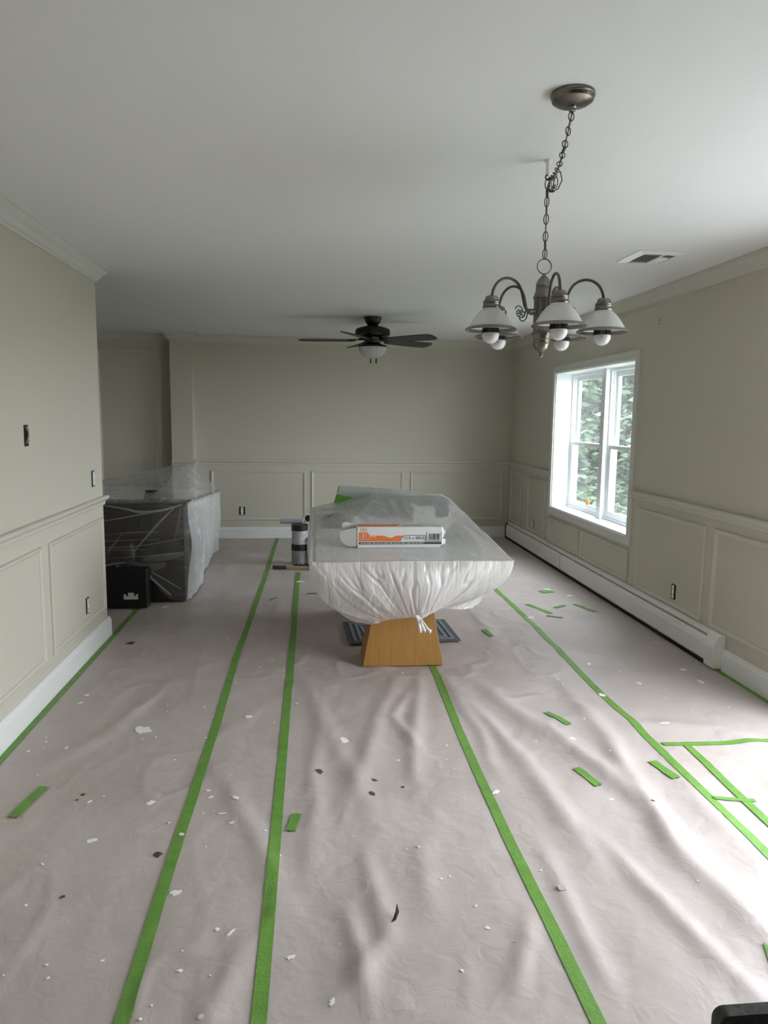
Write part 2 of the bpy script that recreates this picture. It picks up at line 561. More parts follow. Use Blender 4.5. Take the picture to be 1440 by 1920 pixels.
MOULD = [(0, 0), (0, .010), (.004, .016), (.010, .017), (.014, .011), (.020, .009), (.028, .005), (.030, 0)]
def panel(wall, axis, c, a0, a1, b0, b1, sgn, m='trim'):
    return obj('panel_moulding', MB().frame(axis, c, a0, a1, b0, b1, MOULD, sgn), m, wall)

for a0, a1 in ((4.015, 5.03), (2.86, 3.905), (1.75, 2.75)):
    panel(wall_left, 'x', XL, a0, a1, .205, .826, 1)
for a0, a1 in ((-1.225, -.082), (-.008, 1.135), (1.225, 2.41)):
    panel(wall_far, 'y', YF, a0, a1, .222, .832, -1)
for a0, a1 in ((4.42, 5.405), (3.42, 4.315), (8.585, 9.075), (7.67, 8.33)):
    panel(wall_right, 'x', XR, a0, a1, .225, .846, -1)
for a0, a1 in ((5.55, 6.585), (6.655, 7.53)):
    panel(wall_right, 'x', XR, a0, a1, .225, .488, -1)
panel(wall_far, 'y', YF, -2.52, -1.852, .30, 2.265, -1)

# ------------------------------------------------------------------ the double window
y0, y1, z0, z1 = WIN
CAS = [(0, 0), (0, .016), (.006, .020), (.050, .014), (.056, .018), (.066, .018), (.066, 0)]
win = struct('window_1', MB().frame('x', XR, y0 - .064, y1 + .064, z0 - .064, z1 + .064, CAS, -1), 'casing', label='white double window with two double-hung units')
XW = 2.665   # inner face of the vinyl units
lin = MB()
t = .014
lin.box(XR - .004, XW + .03, y0, y0 + t, z0, z1).box(XR - .004, XW + .03, y1 - t, y1, z0, z1)
lin.box(XR - .004, XW + .03, y0, y1, z1 - t, z1)
obj('jamb_liner', lin, 'vinyl', win)
obj('window_sill', MB().box(XR - .010, XW + .03, y0, y1, z0, z0 + .018), 'vinyl', win, bevel=.003)
obj('mullion', MB().box(XW - .042, XW + .05, 6.492, 6.582, z0 + .018, z1 - t), 'vinyl', win, bevel=.003)
def ring(x0, x1, ya, yb, za, zb, w, wb=None, wt=None):
    wb = wb or w; wt = wt or w
    m = MB()
    m.box(x0, x1, ya, ya + w, za, zb).box(x0, x1, yb - w, yb, za, zb)
    m.box(x0, x1, ya + w, yb - w, za, za + wb).box(x0, x1, ya + w, yb - w, zb - wt, zb)
    return m
for (ya, yb) in ((y0 + t, 6.492), (6.582, y1 - t)):
    za, zb = z0 + .018, z1 - t
    fr = obj('window_frame', ring(XW, XW + .085, ya, yb, za, zb, .026), 'vinyl', win, bevel=.002)
    tr = MB()
    for k in (.022, .046):
        tr.box(XW + k, XW + k + .004, ya + .026, ya + .036, za + .03, zb - .03).box(XW + k, XW + k + .004, yb - .036, yb - .026, za + .03, zb - .03)
    obj('sash_track', tr, 'vinyl', fr)
    zm = 1.262
    lo = obj('lower_sash', ring(XW + .004, XW + .034, ya + .028, yb - .028, za + .028, zm + .018, .042, .052, .036), 'vinyl', win, bevel=.003)
    hi = obj('upper_sash', ring(XW + .048, XW + .078, ya + .028, yb - .028, zm - .018, zb - .028, .042, .036, .046), 'vinyl', win, bevel=.003)
    obj('pane', MB().box(XW + .017, XW + .020, ya + .068, yb - .068, za + .078, zm - .016), 'glass', lo)
    obj('pane', MB().box(XW + .061, XW + .064, ya + .068, yb - .068, zm + .016, zb - .072), 'glass', hi)
    yc = (ya + yb) / 2
    lk = MB().lathe([(0, 0), (.016, 0), (.016, .010), (.010, .013), (0, .013)], (XW + .030, yc, zm + .018), 16)
    lk.box(XW + .004, XW + .030, yc - .006, yc + .014, zm + .024, zm + .034)
    obj('sash_lock', lk, 'vinyl', lo)

# sliding patio door further along the same wall, beside the camera
y0, y1, z0, z1 = DOOR
dr = struct('door_1', ring(XR + .05, XR + .19, y0, y1, z0, z1, .05, .03, .05), 'vinyl')
obj('casing', MB().frame('x', XR, y0 - .06, y1 + .06, -.01, z1 + .06, CAS, -1), 'white', dr)
for k, (ya, yb, xx) in enumerate(((y0 + .05, 2.28, XR + .08), (2.20, y1 - .05, XR + .13))):
    s = obj('door_panel', ring(xx, xx + .04, ya, yb, .03, z1 - .05, .07, .12, .07), 'vinyl', dr)
    obj('pane', MB().box(xx + .018, xx + .022, ya + .07, yb - .07, .15, z1 - .12), 'clear', s)

# ------------------------------------------------------------------ heightfield of the paper
RIDGES = [  # polyline, height, width
    ([(0.80, 4.15), (0.92, 3.19), (0.96, 2.62), (0.95, 2.20)], .016, .050),
    ([(0.88, 4.20), (1.12, 3.41), (1.26, 2.95), (1.31, 2.45), (1.37, 1.80)], .020, .055),
    ([(1.44, 3.25), (1.36, 2.9), (1.32, 2.52), (1.29, 2.25), (1.34, 1.75)], .016, .045),
    ([(1.43, 3.95), (1.39, 3.27), (1.37, 2.8)], .016, .050),
    ([(0.80, 4.10), (0.80, 2.90)], .010, .035),
    ([(0.50, 4.20), (0.28, 3.23), (0.12, 2.70)], .012, .045),
    ([(0.64, 4.20), (0.48, 3.20), (0.42, 2.8)], .013, .040),
    ([(-0.08, 4.30), (0.13, 3.14), (0.26, 2.50)], .010, .050),
    ([(0.09, 2.10), (0.16, 1.70)], .014, .030),
    ([(-0.42, 3.10), (-0.22, 2.56), (-0.11, 2.10)], .010, .040),
    ([(1.02, 2.45), (1.07, 2.15), (1.12, 1.9), (1.19, 1.60)], .014, .040),
    ([(-0.80, 4.10), (-0.97, 3.44), (-1.12, 3.15)], .010, .045),
    ([(0.80, 2.46), (0.79, 1.92), (0.82, 1.70)], .010, .030),
    ([(1.12, 3.93), (1.60, 3.38), (1.96, 3.30), (2.2, 2.9)], .013, .070),
    ([(0.19, 2.45), (0.21, 1.97), (0.08, 1.75)], .012, .035),
    ([(0.04, 3.80), (0.01, 2.77), (-0.04, 2.25)], .009, .040),
    ([(0.55, 3.95), (0.42, 3.55), (0.52, 3.1)], .012, .030),
    ([(0.66, 2.05), (0.55, 1.70)], .010, .030),
    ([(0.42, 2.50), (0.36, 2.05)], .008, .045),
    ([(1.60, 2.95), (1.52, 2.2)], .010, .060),
    ([(2.0, 3.0), (1.9, 2.2)], .012, .08),
    ([(1.25, 4.9), (1.9, 4.35)], .010, .08),
    ([(1.3, 5.6), (1.2, 4.6)], .010, .06),
    ([(-0.3, 6.6), (-0.9, 5.9)], .010, .07),
    ([(-0.25, 5.9), (-0.35, 5.3)], .008, .04),
    ([(-0.2, 2.0), (-0.3, 1.6)], .010, .04),
    ([(-0.75, 2.2), (-1.1, 1.7)], .009, .06),
]
def hf(x, y):
    x = np.asarray(x, float); y = np.asarray(y, float)
    z = .0055 * vn(x * 3.1 + 5, y * 1.9) + .0045 * vn(x * 7.3, y * 5.1 + 9) + .0022 * vn(x * 17 + 3, y * 13)
    rid = np.abs(vn(x * 5.1 + 1.2 * vn(x * 2, y * 2), y * 3.3 + 4))
    z = z + .005 * np.exp(-(rid / .05) ** 2) * np.clip(vn(x * 1.7, y * 1.1 + 20) * 2 + .45, 0, 1)
    rid2 = np.abs(vn(x * 9.0 + 40 + 2 * vn(x * 3, y * 3 + 7), y * 7.0 - x * 3))
    z = z + .0022 * np.exp(-(rid2 / .04) ** 2) * np.clip(vn(x * 2.1 + 9, y * 1.6) * 2 + .5, 0, 1)
    wx = x + .05 * vn(x * 4 + 11, y * 3) ; wy = y
    for pts, hh, w in RIDGES:
        best = np.full(x.shape, 1e9); tt = np.zeros(x.shape)
        L = len(pts) - 1
        for i in range(L):
            ax, ay = pts[i]; bx, by = pts[i + 1]
            dx, dy = bx - ax, by - ay
            s = np.clip(((wx - ax) * dx + (wy - ay) * dy) / (dx * dx + dy * dy), 0, 1)
            dd = (wx - ax - s * dx) ** 2 + (wy - ay - s * dy) ** 2
            m = dd < best
            best = np.where(m, dd, best); tt = np.where(m, (i + s) / L, tt)
        z = z + hh * np.exp(-best / (w * w)) * np.sin(np.clip(tt, .04, .96) * PI) ** .6
    edge = np.clip(np.minimum(x - XL, XR - x) / .25, 0, 1)
    back = np.clip((YF - y) / .3, 0, 1)
    hall = np.where(x < XL, 1.0, edge)
    return np.maximum(z + .004, -.006) * np.maximum(hall, .12) * np.maximum(back, .12)


def hfs(x, y): return float(hf(np.array([x]), np.array([y]))[0])


def grid_mesh(xs, ys, lift=0.0):
    X, Y = np.meshgrid(xs, ys)
    Z = hf(X, Y) + lift
    nx, ny = len(xs), len(ys)
    mb = MB()
    mb.v = np.stack([X.ravel(), Y.ravel(), Z.ravel()], 1).tolist()
    mb.f = [(j * nx + i, j * nx + i + 1, (j + 1) * nx + i + 1, (j + 1) * nx + i) for j in range(ny - 1) for i in range(nx - 1)]
    return mb


SEAMS = [XL + .012, -.472, -.131, .712, 1.60, XR - .012]
PLABEL = ['wide masking paper strip along the left baseboard', 'narrow masking paper strip between the two close green tapes', 'masking paper strip running under the wrapped table',
          'creased masking paper strip right of the table base', 'masking paper strip along the baseboard heater']
ys_near = np.arange(YN + .02, 1.2, .08)
ys_mid = np.arange(1.2, 4.6, .0165)
ys_far = np.append(np.arange(4.6, YF - .03, .030), YF - .024)
YS = np.concatenate([ys_near, ys_mid, ys_far])
sheets = []
for i in range(5):
    a, b = SEAMS[i], SEAMS[i + 1]
    xs = np.linspace(a, b, max(3, int((b - a) / .0165)))
    s = obj('masking_paper', grid_mesh(xs, YS, .0004 * i), 'paper', smooth=True, angle=181, fix=False)
    tag(s, PLABEL[i], 'paper sheet', 'masking paper strips on the floor')
    sheets.append(s)
hp = obj('masking_paper', grid_mesh(np.linspace(XH + .01, XL + .012, 60), np.arange(3.54, YF - .02, .06)), 'paper', smooth=True, angle=181, fix=False)
tag(hp, 'masking paper in the dim hall behind the wrapped furniture', 'paper sheet', 'masking paper strips on the floor')
dp = obj('masking_paper', grid_mesh(np.linspace(1.60, XR - .012, 54), np.arange(.9, 3.14, .02), .0022), 'paper', smooth=True, angle=181, fix=False)
tag(dp, 'extra paper piece bordered by green tape beside the window wall', 'paper sheet', 'masking paper strips on the floor')


# ------------------------------------------------------------------ green tape
def strip(pts, w, label, lift=.0034, wob=.004, step=.03):
    """tape laid on the paper along a polyline"""
    P = [Vector(p) for p in pts]
    line = []
    for a, b in zip(P, P[1:]):
        n = max(1, int((b - a).length / step))
        for k in range(n): line.append(a.lerp(b, k / n))
    line.append(P[-1])
    vs, fs = [], []
    n = len(line)
    C = 5
    for i, p in enumerate(line):
        d = (line[min(n - 1, i + 1)] - line[max(0, i - 1)]).normalized()
        nn = Vector((-d.y, d.x))
        jog = wob * float(vn(np.array([p.y * 1.1 + p.x * 3]), np.array([p.x * 7 + 3.3]))[0])
        ragged = (rng.random() - .5) * .012 if i in (0, n - 1) else 0
        for k in range(C):
            s = (k / (C - 1) - .5) * w + jog
            q = p + nn * s + d * (ragged * (1 if k % 2 else -1))
            vs.append((q.x, q.y))
    A = np.array(vs); zz = hf(A[:, 0], A[:, 1]) + lift
    vs = [(float(p[0]), float(p[1]), float(z)) for p, z in zip(vs, zz)]
    for i in range(n - 1):
        for k in range(C - 1):
            a = i * C + k
            fs.append((a, a + 1, a + C + 1, a + C))
    # thickness: a second layer just under the first
    m = len(vs)
    vs2 = [(x, y, z - .0012) for x, y, z in vs]
    fs2 = [tuple(m + i for i in q[::-1]) for q in fs]
    rim = []
    for i in range(n - 1):
        for k in (0, C - 1):
            a = i * C + k
            rim.append((a, a + C, m + a + C, m + a))
    mb = MB().add(vs + vs2, fs + fs2 + rim)
    o = obj('painters_tape', mb, 'tape', smooth=True, angle=60)
    tag(o, label, 'tape strip', 'green painters tape on the masking paper')
    return o


TW = .040
strip([(-.426, 9.10), (-.438, 6.71), (-.472, 4.48), (-.468, 3.40), (-.475, 2.58), (-.472, 1.2)], TW, 'longest green tape line running from the end wall past the paint cans')
strip([(-.128, 7.05), (-.132, 6.70), (-.129, 4.03)], TW, 'green tape line starting by the pole on the floor', lift=.0044)
strip([(-.133, 4.06), (-.130, 3.155), (-.131, 2.42), (-.135, 1.2)], TW, 'green tape line continuing to the lower edge left of the table base')
strip([(.735, 6.2), (.733, 4.23), (.712, 3.38), (.707, 2.85), (.706, 2.39), (.711, 1.99), (.725, 1.2)], TW, 'green tape line running from under the wooden table base')
strip([(1.62, 8.6), (1.618, 6.26), (1.625, 5.16), (1.598, 4.02), (1.60, 3.26), (1.592, 2.79), (1.592, 1.2)], TW, 'long green tape line parallel to the baseboard heater')
strip([(1.635, 3.150), (1.89, 3.142), (2.47, 3.135)], .034, 'green tape crossing sideways to the window wall', lift=.0060)
strip([(1.745, 3.128), (1.73, 2.82), (1.718, 2.47), (1.71, 1.2)], .036, 'short green tape line just right of the heater-side line', lift=.0056)
strip([(1.605, 2.655), (1.765, 2.625)], .024, 'tiny green tape bridging two parallel tape lines', lift=.0066, step=.02)
strip([(XL + .042, 1.2), (XL + .040, 3.2), (XL + .045, 4.97), (XL + .043, 6.3)], .030, 'green tape along the foot of the left baseboard')
strip([(XR - .045, 4.13), (XR - .043, 3.18)], .030, 'green tape along the baseboard beyond the heater end')
for (c, ang, l, w, lab) in [
        ((-1.100, 2.835), 82, .24, .040, 'stray green tape piece near the left baseboard'),
        ((-.068, 2.606), 80, .12, .036, 'small torn green tape beside the middle left tape line'),
        ((1.236, 3.471), 112, .17, .034, 'upper stray green tape sliver on the creased paper'),
        ((1.162, 2.864), 104, .16, .036, 'lower stray green tape sliver on the creased paper'),
        ((1.521, 2.905), 100, .17, .042, 'crinkled green tape patch next to the tape crossing'),
        ((1.225, 4.933), 95, .17, .036, 'green tape scrap right of the grey floor mat'),
        ((1.300, 1.780), 70, .12, .045, 'green tape end near the black chair'),
        ((2.041, 6.158), 20, .11, .10, 'squarish green tape scrap with white paint under the window'),
        ((1.800, 5.600), 112, .30, .040, 'thin green tape scrap left of the scrap cluster by the heater'),
        ((1.993, 5.651), 30, .12, .040, 'tiny green tape scrap in the middle of the cluster by the heater'),
        ((1.850, 5.356), 150, .12, .040, 'tiny green tape scrap nearest the camera in the cluster by the heater'),
        ((2.175, 5.592), 110, .26, .034, 'faint green tape scrap closest to the heater'),
        ((-.317, 6.027), 60, .10, .024, 'tiny green tape shred between the two left tape lines'),
        ((.022, 6.196), 5, .12, .030, 'green tape sliver at the table edge on the floor')]:
    a = math.radians(ang)
    d = Vector((math.cos(a), math.sin(a))) * (l / 2)
    strip([(c[0] - d.x, c[1] - d.y), (c[0] + d.x, c[1] + d.y)], w, lab, lift=.0052, step=.03)

# ------------------------------------------------------------------ paint drips and stains on the paper
def blob(cx, cy, rx, ry, seed, lift, mb=None, n=11):
    q = random.Random(seed)
    mb = mb or MB()
    rot = q.random() * PI
    pts = []
    for k in range(n):
        a = 2 * PI * k / n
        s = .55 + .65 * q.random()
        x, y = rx * s * math.cos(a), ry * s * math.sin(a)
        x, y = x * math.cos(rot) - y * math.sin(rot), x * math.sin(rot) + y * math.cos(rot)
        pts.append((cx + x, cy + y))
    A = np.array([(cx, cy)] + pts); zz = hf(A[:, 0], A[:, 1]) + lift; zz[0] += .0006
    vs = [(float(p[0]), float(p[1]), float(z)) for p, z in zip(A, zz)]
    low = [(x, y, z - .0016) for x, y, z in vs[1:]]
    fs = [(0, 1 + k, 1 + (k + 1) % n) for k in range(n)] + [(1 + k, 1 + n + k, 1 + n + (k + 1) % n, 1 + (k + 1) % n) for k in range(n)]
    return mb.add(vs + low, fs)


def sheet_at(x):
    for i in range(5):
        if x < SEAMS[i + 1]: return sheets[i]
    return sheets[4]


WHITE = [(-0.81, 3.48, .045, .040), (-0.32, 3.6, .018, .02), (0.15, 3.29, .022, .030), (-0.63, 2.79, .018, .014), (-0.78, 2.54, .020, .012), (-0.43, 2.22, .014, .02), (-0.28, 2.04, .008, .008), (-0.24, 2.02, .022, .006), (-0.3, 2.79, .012, .022), (-0.3, 2.62, .009, .010), (-0.42, 2.87, .009, .010), (-0.34, 2.69, .006, .022), (-1.21, 3.96, .010, .014), (-1.21, 3.85, .016, .010), (-1.27, 3.29, .008, .010), (-1.11, 3.31, .006, .012), (-0.87, 2.82, .014, .006), (-0.36, 1.88, .006, .008), (-0.28, 1.71, .009, .008), (-0.58, 1.94, .005, .008), (-0.88, 2.2, .005, .006), (-0.06, 1.91, .016, .008), (-0.17, 2.55, .006, .006), (-0.53, 2.64, .005, .006), (-0.47, 2.55, .011, .010), (0.05, 1.74, .014, .007), (0.74, 2.77, .012, .022), (1.59, 3.77, .022, .02), (1.22, 3.21, .016, .010), (1.19, 2.68, .008, .012), (1.53, 2.85, .012, .012), (1.75, 3.36, .028, .010), (0.38, 3.08, .008, .008), (2.25, 4.14, .016, .020), (2.25, 3.93, .040, .010), (1.88, 3.94, .020, .010), (1.71, 4.28, .020, .010), (0.52, 1.98, .010, .007), (-0.11, 6.65, .045, .04), (-1.15, 5.8, .03, .02), (2.07, 6.20, .10, .03), (0.96, 4.84, .012, .03), (1.66, 5.35, .02, .04), (2.2, 6.0, .04, .02)]
for i, (x, y, rx, ry) in enumerate(WHITE):
    on_tape = min(abs(x - k) for k in (-.472, -.131, .712, 1.60)) < .035
    obj('paint_splat', blob(x, y, rx, ry, i, .0054 if on_tape else .0026, n=17), 'splat', sheet_at(x))
for i, (x, y, rr_) in enumerate([(0.03, 2.99, .017), (0.26, 2.9, .011), (0.24, 2.79, .014), (0.37, 2.84, .008), (-0.53, 2.44, .015), (-0.78, 2.23, .008), (-0.91, 2.88, .008), (-0.92, 2.84, .006), (-1.2, 4.88, .03), (1.33, 2.61, .006)]):
    obj('dark_spot', blob(x, y, rr_, rr_ * 1.15, 100 + i, .0026, n=15), 'stain', sheet_at(x))
sp = MB()
q = random.Random(21)
for i in range(210):
    x = q.uniform(-1.32, .6) if q.random() < .7 else q.uniform(.6, 2.4)
    y = 1.5 + q.random() ** 1.2 * 6
    if -0.02 < x < 1.1 and 4.2 < y < 6.2: continue
    s = q.choice([.002, .003, .003, .004, .005]) * (1 + (y - 1.5) * .12)
    blob(x, y, s, s * (1 + q.random()), 300 + i, .0030, sp, n=6)
o = obj('paint_specks', sp, 'splat', bpy.data.objects['floor']); o['kind'] = 'stuff'

# ------------------------------------------------------------------ baseboard heater
hy0, hy1 = 4.135, 9.03
ht = thing('baseboard_heater', 'long grey-white metal baseboard heater under the window', 'heater', (2.46, (hy0 + hy1) / 2, 0))
obj('back_panel', MB().prism([(2.498, .02), (2.490, .02), (2.490, .205), (2.470, .214), (2.470, .220), (2.498, .222)], 'y', hy0, hy1), 'heater', ht)
obj('top_hood', MB().prism([(2.470, .214), (2.452, .207), (2.448, .200), (2.446, .200), (2.450, .211), (2.470, .220)], 'y', hy0 + .10, hy1 - .02), 'heater', ht)
obj('heating_element', MB().box(2.452, 2.489, hy0 + .12, hy1 - .05, .06, .192), 'dark', ht)
FC = [(2.444, .187), (2.438, .180), (2.433, .165), (2.430, .140), (2.430, .045), (2.440, .030), (2.440, .036), (2.434, .048), (2.434, .140), (2.437, .163), (2.442, .177), (2.448, .183)]
for a, b in ((hy0 + .09, 6.955), (6.968, hy1 - .03)):
    obj('front_cover', MB().prism(FC, 'y', a, b), 'heater', ht)
obj('damper_strip', MB().prism([(2.452, .195), (2.446, .192), (2.447, .190), (2.453, .193)], 'y', hy0 + .10, hy1 - .04), 'heater', ht)
ENDP = [(2.498, .012), (2.428, .012), (2.426, .140), (2.429, .166), (2.436, .184), (2.448, .206), (2.470, .222), (2.498, .224)]
obj('end_cap', MB().prism(ENDP, 'y', hy0 - .015, hy0 + .10), 'heater', ht, bevel=.003)
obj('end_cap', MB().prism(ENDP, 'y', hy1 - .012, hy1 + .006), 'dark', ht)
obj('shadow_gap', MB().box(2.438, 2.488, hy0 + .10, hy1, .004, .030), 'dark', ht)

# ------------------------------------------------------------------ switches and outlets with their cover plates off
def device(name, label, axis, c, a, zc, sgn, w, h, kind):
    """electrical box sunk in the wall, its device in the middle"""
    def B(mb, d0, d1, a0, a1, b0, b1):
        p, q_ = sorted((c + sgn * d0, c + sgn * d1))
        return mb.box(p, q_, a0, a1, b0, b1) if axis == 'x' else mb.box(a0, a1, p, q_, b0, b1)
    loc = (c, a, zc - h / 2) if axis == 'x' else (a, c, zc - h / 2)
    t_ = thing(name, label, 'switch' if 'switch' in name else 'outlet' if 'outlet' in name else 'wall box', loc, 'uncovered electrical boxes')
    obj('wall_box', B(MB(), .0, .0025, a - w / 2, a + w / 2, zc - h / 2, zc + h / 2), 'dark', t_)
    dw = w * .42
    if kind != 'wire':
        d_ = obj('device_body', B(MB(), .002, .007, a - dw / 2, a + dw / 2, zc - h * .42, zc + h * .42), 'vinyl', t_)
        y_ = MB()
        B(y_, .0015, .004, a - w * .22, a + w * .22, zc - h * .48, zc + h * .48)
        obj('mounting_strap', y_, 'steel', t_)
        if kind == 'outlet':
            for s in (-1, 1):
                for k in (-1, 1):
                    obj('slot', B(MB(), .006, .0076, a + k * .007 - .0016, a + k * .007 + .0016, zc + s * .022 - .005, zc + s * .022 + .005), 'dark', d_)
        else:
            obj('toggle', B(MB(), .006, .018, a - .004, a + .004, zc - .004, zc + .012), 'vinyl', d_)
        for s in (-1, 1):
            obj('screw', B(MB(), .006, .0085, a - .003, a + .003, zc + s * h * .445 - .003, zc + s * h * .445 + .003), 'dark', t_)
    else:
        for k, s in enumerate((-.3, -.05, .25)):
            p = []
            for j in range(8):
                tt = j / 7
                d1 = .004 + .012 * math.sin(tt * PI); aa = a + s * w + .006 * math.sin(5 * tt + k); zz = zc + h * (.42 - .8 * tt)
                p.append((c + sgn * d1, aa, zz) if axis == 'x' else (aa, c + sgn * d1, zz))
            obj('wire', MB().tube(p, .0022, 6), ['wire', 'steel', 'label'][k], t_, smooth=True)
    return t_


device('wall_box', 'open wall box with bare wires high on the left wall', 'x', XL, 3.79, 1.40, 1, .052, .104, 'wire')
device('light_switch', 'light switch without cover plate at the left wall end', 'x', XL, 4.87, 1.097, 1, .058, .104, 'switch')
device('electrical_outlet', 'outlet without cover plate low on the left wall', 'x', XL, 4.65, .322, 1, .058, .102, 'outlet')
device('electrical_outlet', 'outlet without cover plate in the end wall panel', 'y', YF, -.856, .337, -1, .072, .100, 'outlet')
device('electrical_outlet', 'outlet without cover plate above the near heater end', 'x', XR, 4.80, .330, -1, .060, .106, 'outlet')
device('electrical_outlet', 'outlet without cover plate left of the window', 'x', XR, 8.09, .322, -1, .060, .095, 'outlet')
an = thing('wall_anchor', 'pair of small dark screw holes high on the window wall', 'wall anchor', (XR, 5.25, 2.19))
for zz in (2.228, 2.203):
    obj('screw_hole', MB().lathe([(0, -.003), (.004, -.003), (.005, 0), (0, 0)], (XR, 5.25, zz), 12, 'x'), 'dark', an)

# ------------------------------------------------------------------ dining table
TX0, TX1, TY0, TY1, TZ = 0.0, 1.07, 3.81, 6.08, 0.755
tb = thing('dining_table', 'oak pedestal dining table wrapped in plastic film', 'table', ((TX0 + TX1) / 2, (TY0 + TY1) / 2, 0.01))
obj('tabletop', MB().box(TX0 + .012, TX1 - .012, TY0 + .012, TY1 - .012, TZ - .04, TZ), 'oak', tb, bevel=.006)
for ya, yb in ((4.302, 4.56), (5.40, 5.66)):
    pd = MB()
    za, zb = .010, TZ - .042
    cx = .5515
    wb, wt_ = .247, .118
    vs = []
    for z_, w_, dy in ((za, wb, 0), (zb, wt_, .045)):
        vs += [(cx - w_, ya + dy, z_), (cx + w_, ya + dy, z_), (cx + w_, yb - dy, z_), (cx - w_, yb - dy, z_)]
    pd.add(vs, [(0, 3, 2, 1), (4, 5, 6, 7), (0, 1, 5, 4), (1, 2, 6, 5), (2, 3, 7, 6), (3, 0, 4, 7)])
    obj('pedestal', pd, 'oak', tb, bevel=.003)
obj('stretcher', MB().box(.50, .60, 4.54, 5.42, .22, .34), 'oak', tb)

dcl = MB().box(TX0 + .02, TX1 - .02, TY0 + .02, TY1 - .02, TZ + .0005, TZ + .0018)  # unseen pale layer, added to lighten the film and set off the things
tag(obj('added_cloth', dcl, 'cloth'), 'pale grey cloth added under the film to lighten the table top', 'cloth')
# things standing on the table under the film
def rbox(name, x0, x1, y0, y1, z0, z1, m, label, cat, bevel=.01):
    return tag(obj(name, MB().box(x0, x1, y0, y1, z0, z1), m, bevel=bevel), label, cat)


ZT = TZ + .002
it = thing('equipment_case', 'dark grey case under the film at the far table end', 'case', (.77, 5.72, ZT))
obj('case_body', MB().box(.47, 1.045, 5.52, 5.88, ZT, .845), 'greydark', it, bevel=.02)
obj('case_lid', MB().box(.465, 1.05, 5.515, 5.885, .847, .884), 'greydark', it, bevel=.015)
obj('latch', MB().box(.72, .79, 5.508, 5.515, .83, .865), 'steel', it)
it = thing('small_carton', 'small white carton under the film before the dark case', 'carton', (.83, 5.41, ZT))
obj('carton_body', MB().box(.745, .905, 5.34, 5.48, ZT, .84), 'white', it)
obj('carton_flap', MB().box(.743, .907, 5.338, 5.482, .841, .848), 'white', it)
pl = MB().lathe([(0, 0), (.06, 0), (.105, .014), (.108, .018), (.104, .018), (.06, .006), (0, .006)], (.70, 4.98, ZT), 36)
tag(obj('plate', pl, 'white', smooth=True), 'round white plate under the film behind the film carton', 'plate')
it = thing('tool_bag', 'dark cloth tool bag under the film near the table left edge', 'bag', (.17, 5.2, ZT))
tbm = MB()
for k in range(7):
    pass
def lump(x0, x1, y0, y1, z0, z1, seed, n=14):
    q = random.Random(seed); vs = []; fs = []
    for j in range(n + 1):
        for i in range(n + 1):
            u, v = i / n, j / n
            e = (1 - abs(2 * u - 1) ** 4) * (1 - abs(2 * v - 1) ** 4)
            vs.append((x0 + (x1 - x0) * u, y0 + (y1 - y0) * v, z0 + (z1 - z0) * e * (.8 + .4 * q.random())))
    for j in range(n):
        for i in range(n):
            a = j * (n + 1) + i
            fs.append((a, a + 1, a + n + 2, a + n + 1))
    mb = MB().add(vs, fs)
    m = len(mb.v)
    rim = [i for i in range(n + 1)] + [j * (n + 1) + n for j in range(1, n + 1)] + [n * (n + 1) + i for i in range(n - 1, -1, -1)] + [j * (n + 1) for j in range(n - 1, 0, -1)]
    mb.f.append(tuple(rim[::-1]))
    return mb
obj('bag_body', lump(.06, .24, 4.95, 5.45, ZT, .805, 4), 'greydark', it, smooth=True, angle=180)
obj('bag_handle', MB().tube([(.10, 5.0, .79), (.12, 5.08, .815), (.15, 5.2, .82), (.18, 5.32, .815), (.2, 5.4, .79)], .008, 8), 'black', it, smooth=True)
it = thing('rag', 'crumpled white rag under the film right of the tool bag', 'rag', (.30, 5.3, ZT))
obj('rag_body', lump(.245, .355, 5.2, 5.42, ZT, .80, 9), 'label', it, smooth=True, angle=180)

# the film: a tent over the things, then hanging and gathered under the front edge
def hull_planes(pts):
    P = np.array(pts, float); out = []
    n = len(P)
    for i in range(n):
        for j in range(i + 1, n):
            for k in range(j + 1, n):
                A = np.array([[*P[a][:2], 1] for a in (i, j, k)])
                if abs(np.linalg.det(A)) < 1e-7: continue
                c = np.linalg.solve(A, P[[i, j, k], 2])
                if np.all(P[:, 2] <= P[:, 0] * c[0] + P[:, 1] * c[1] + c[2] + 1e-6): out.append(c)
    return out


def tent(planes, X, Y):
    return np.min([c[0] * X + c[1] * Y + c[2] for c in planes], axis=0)


def bez(a, b, c, t): return tuple((1 - t) ** 2 * a[i] + 2 * t * (1 - t) * b[i] + t * t * c[i] for i in range(3))


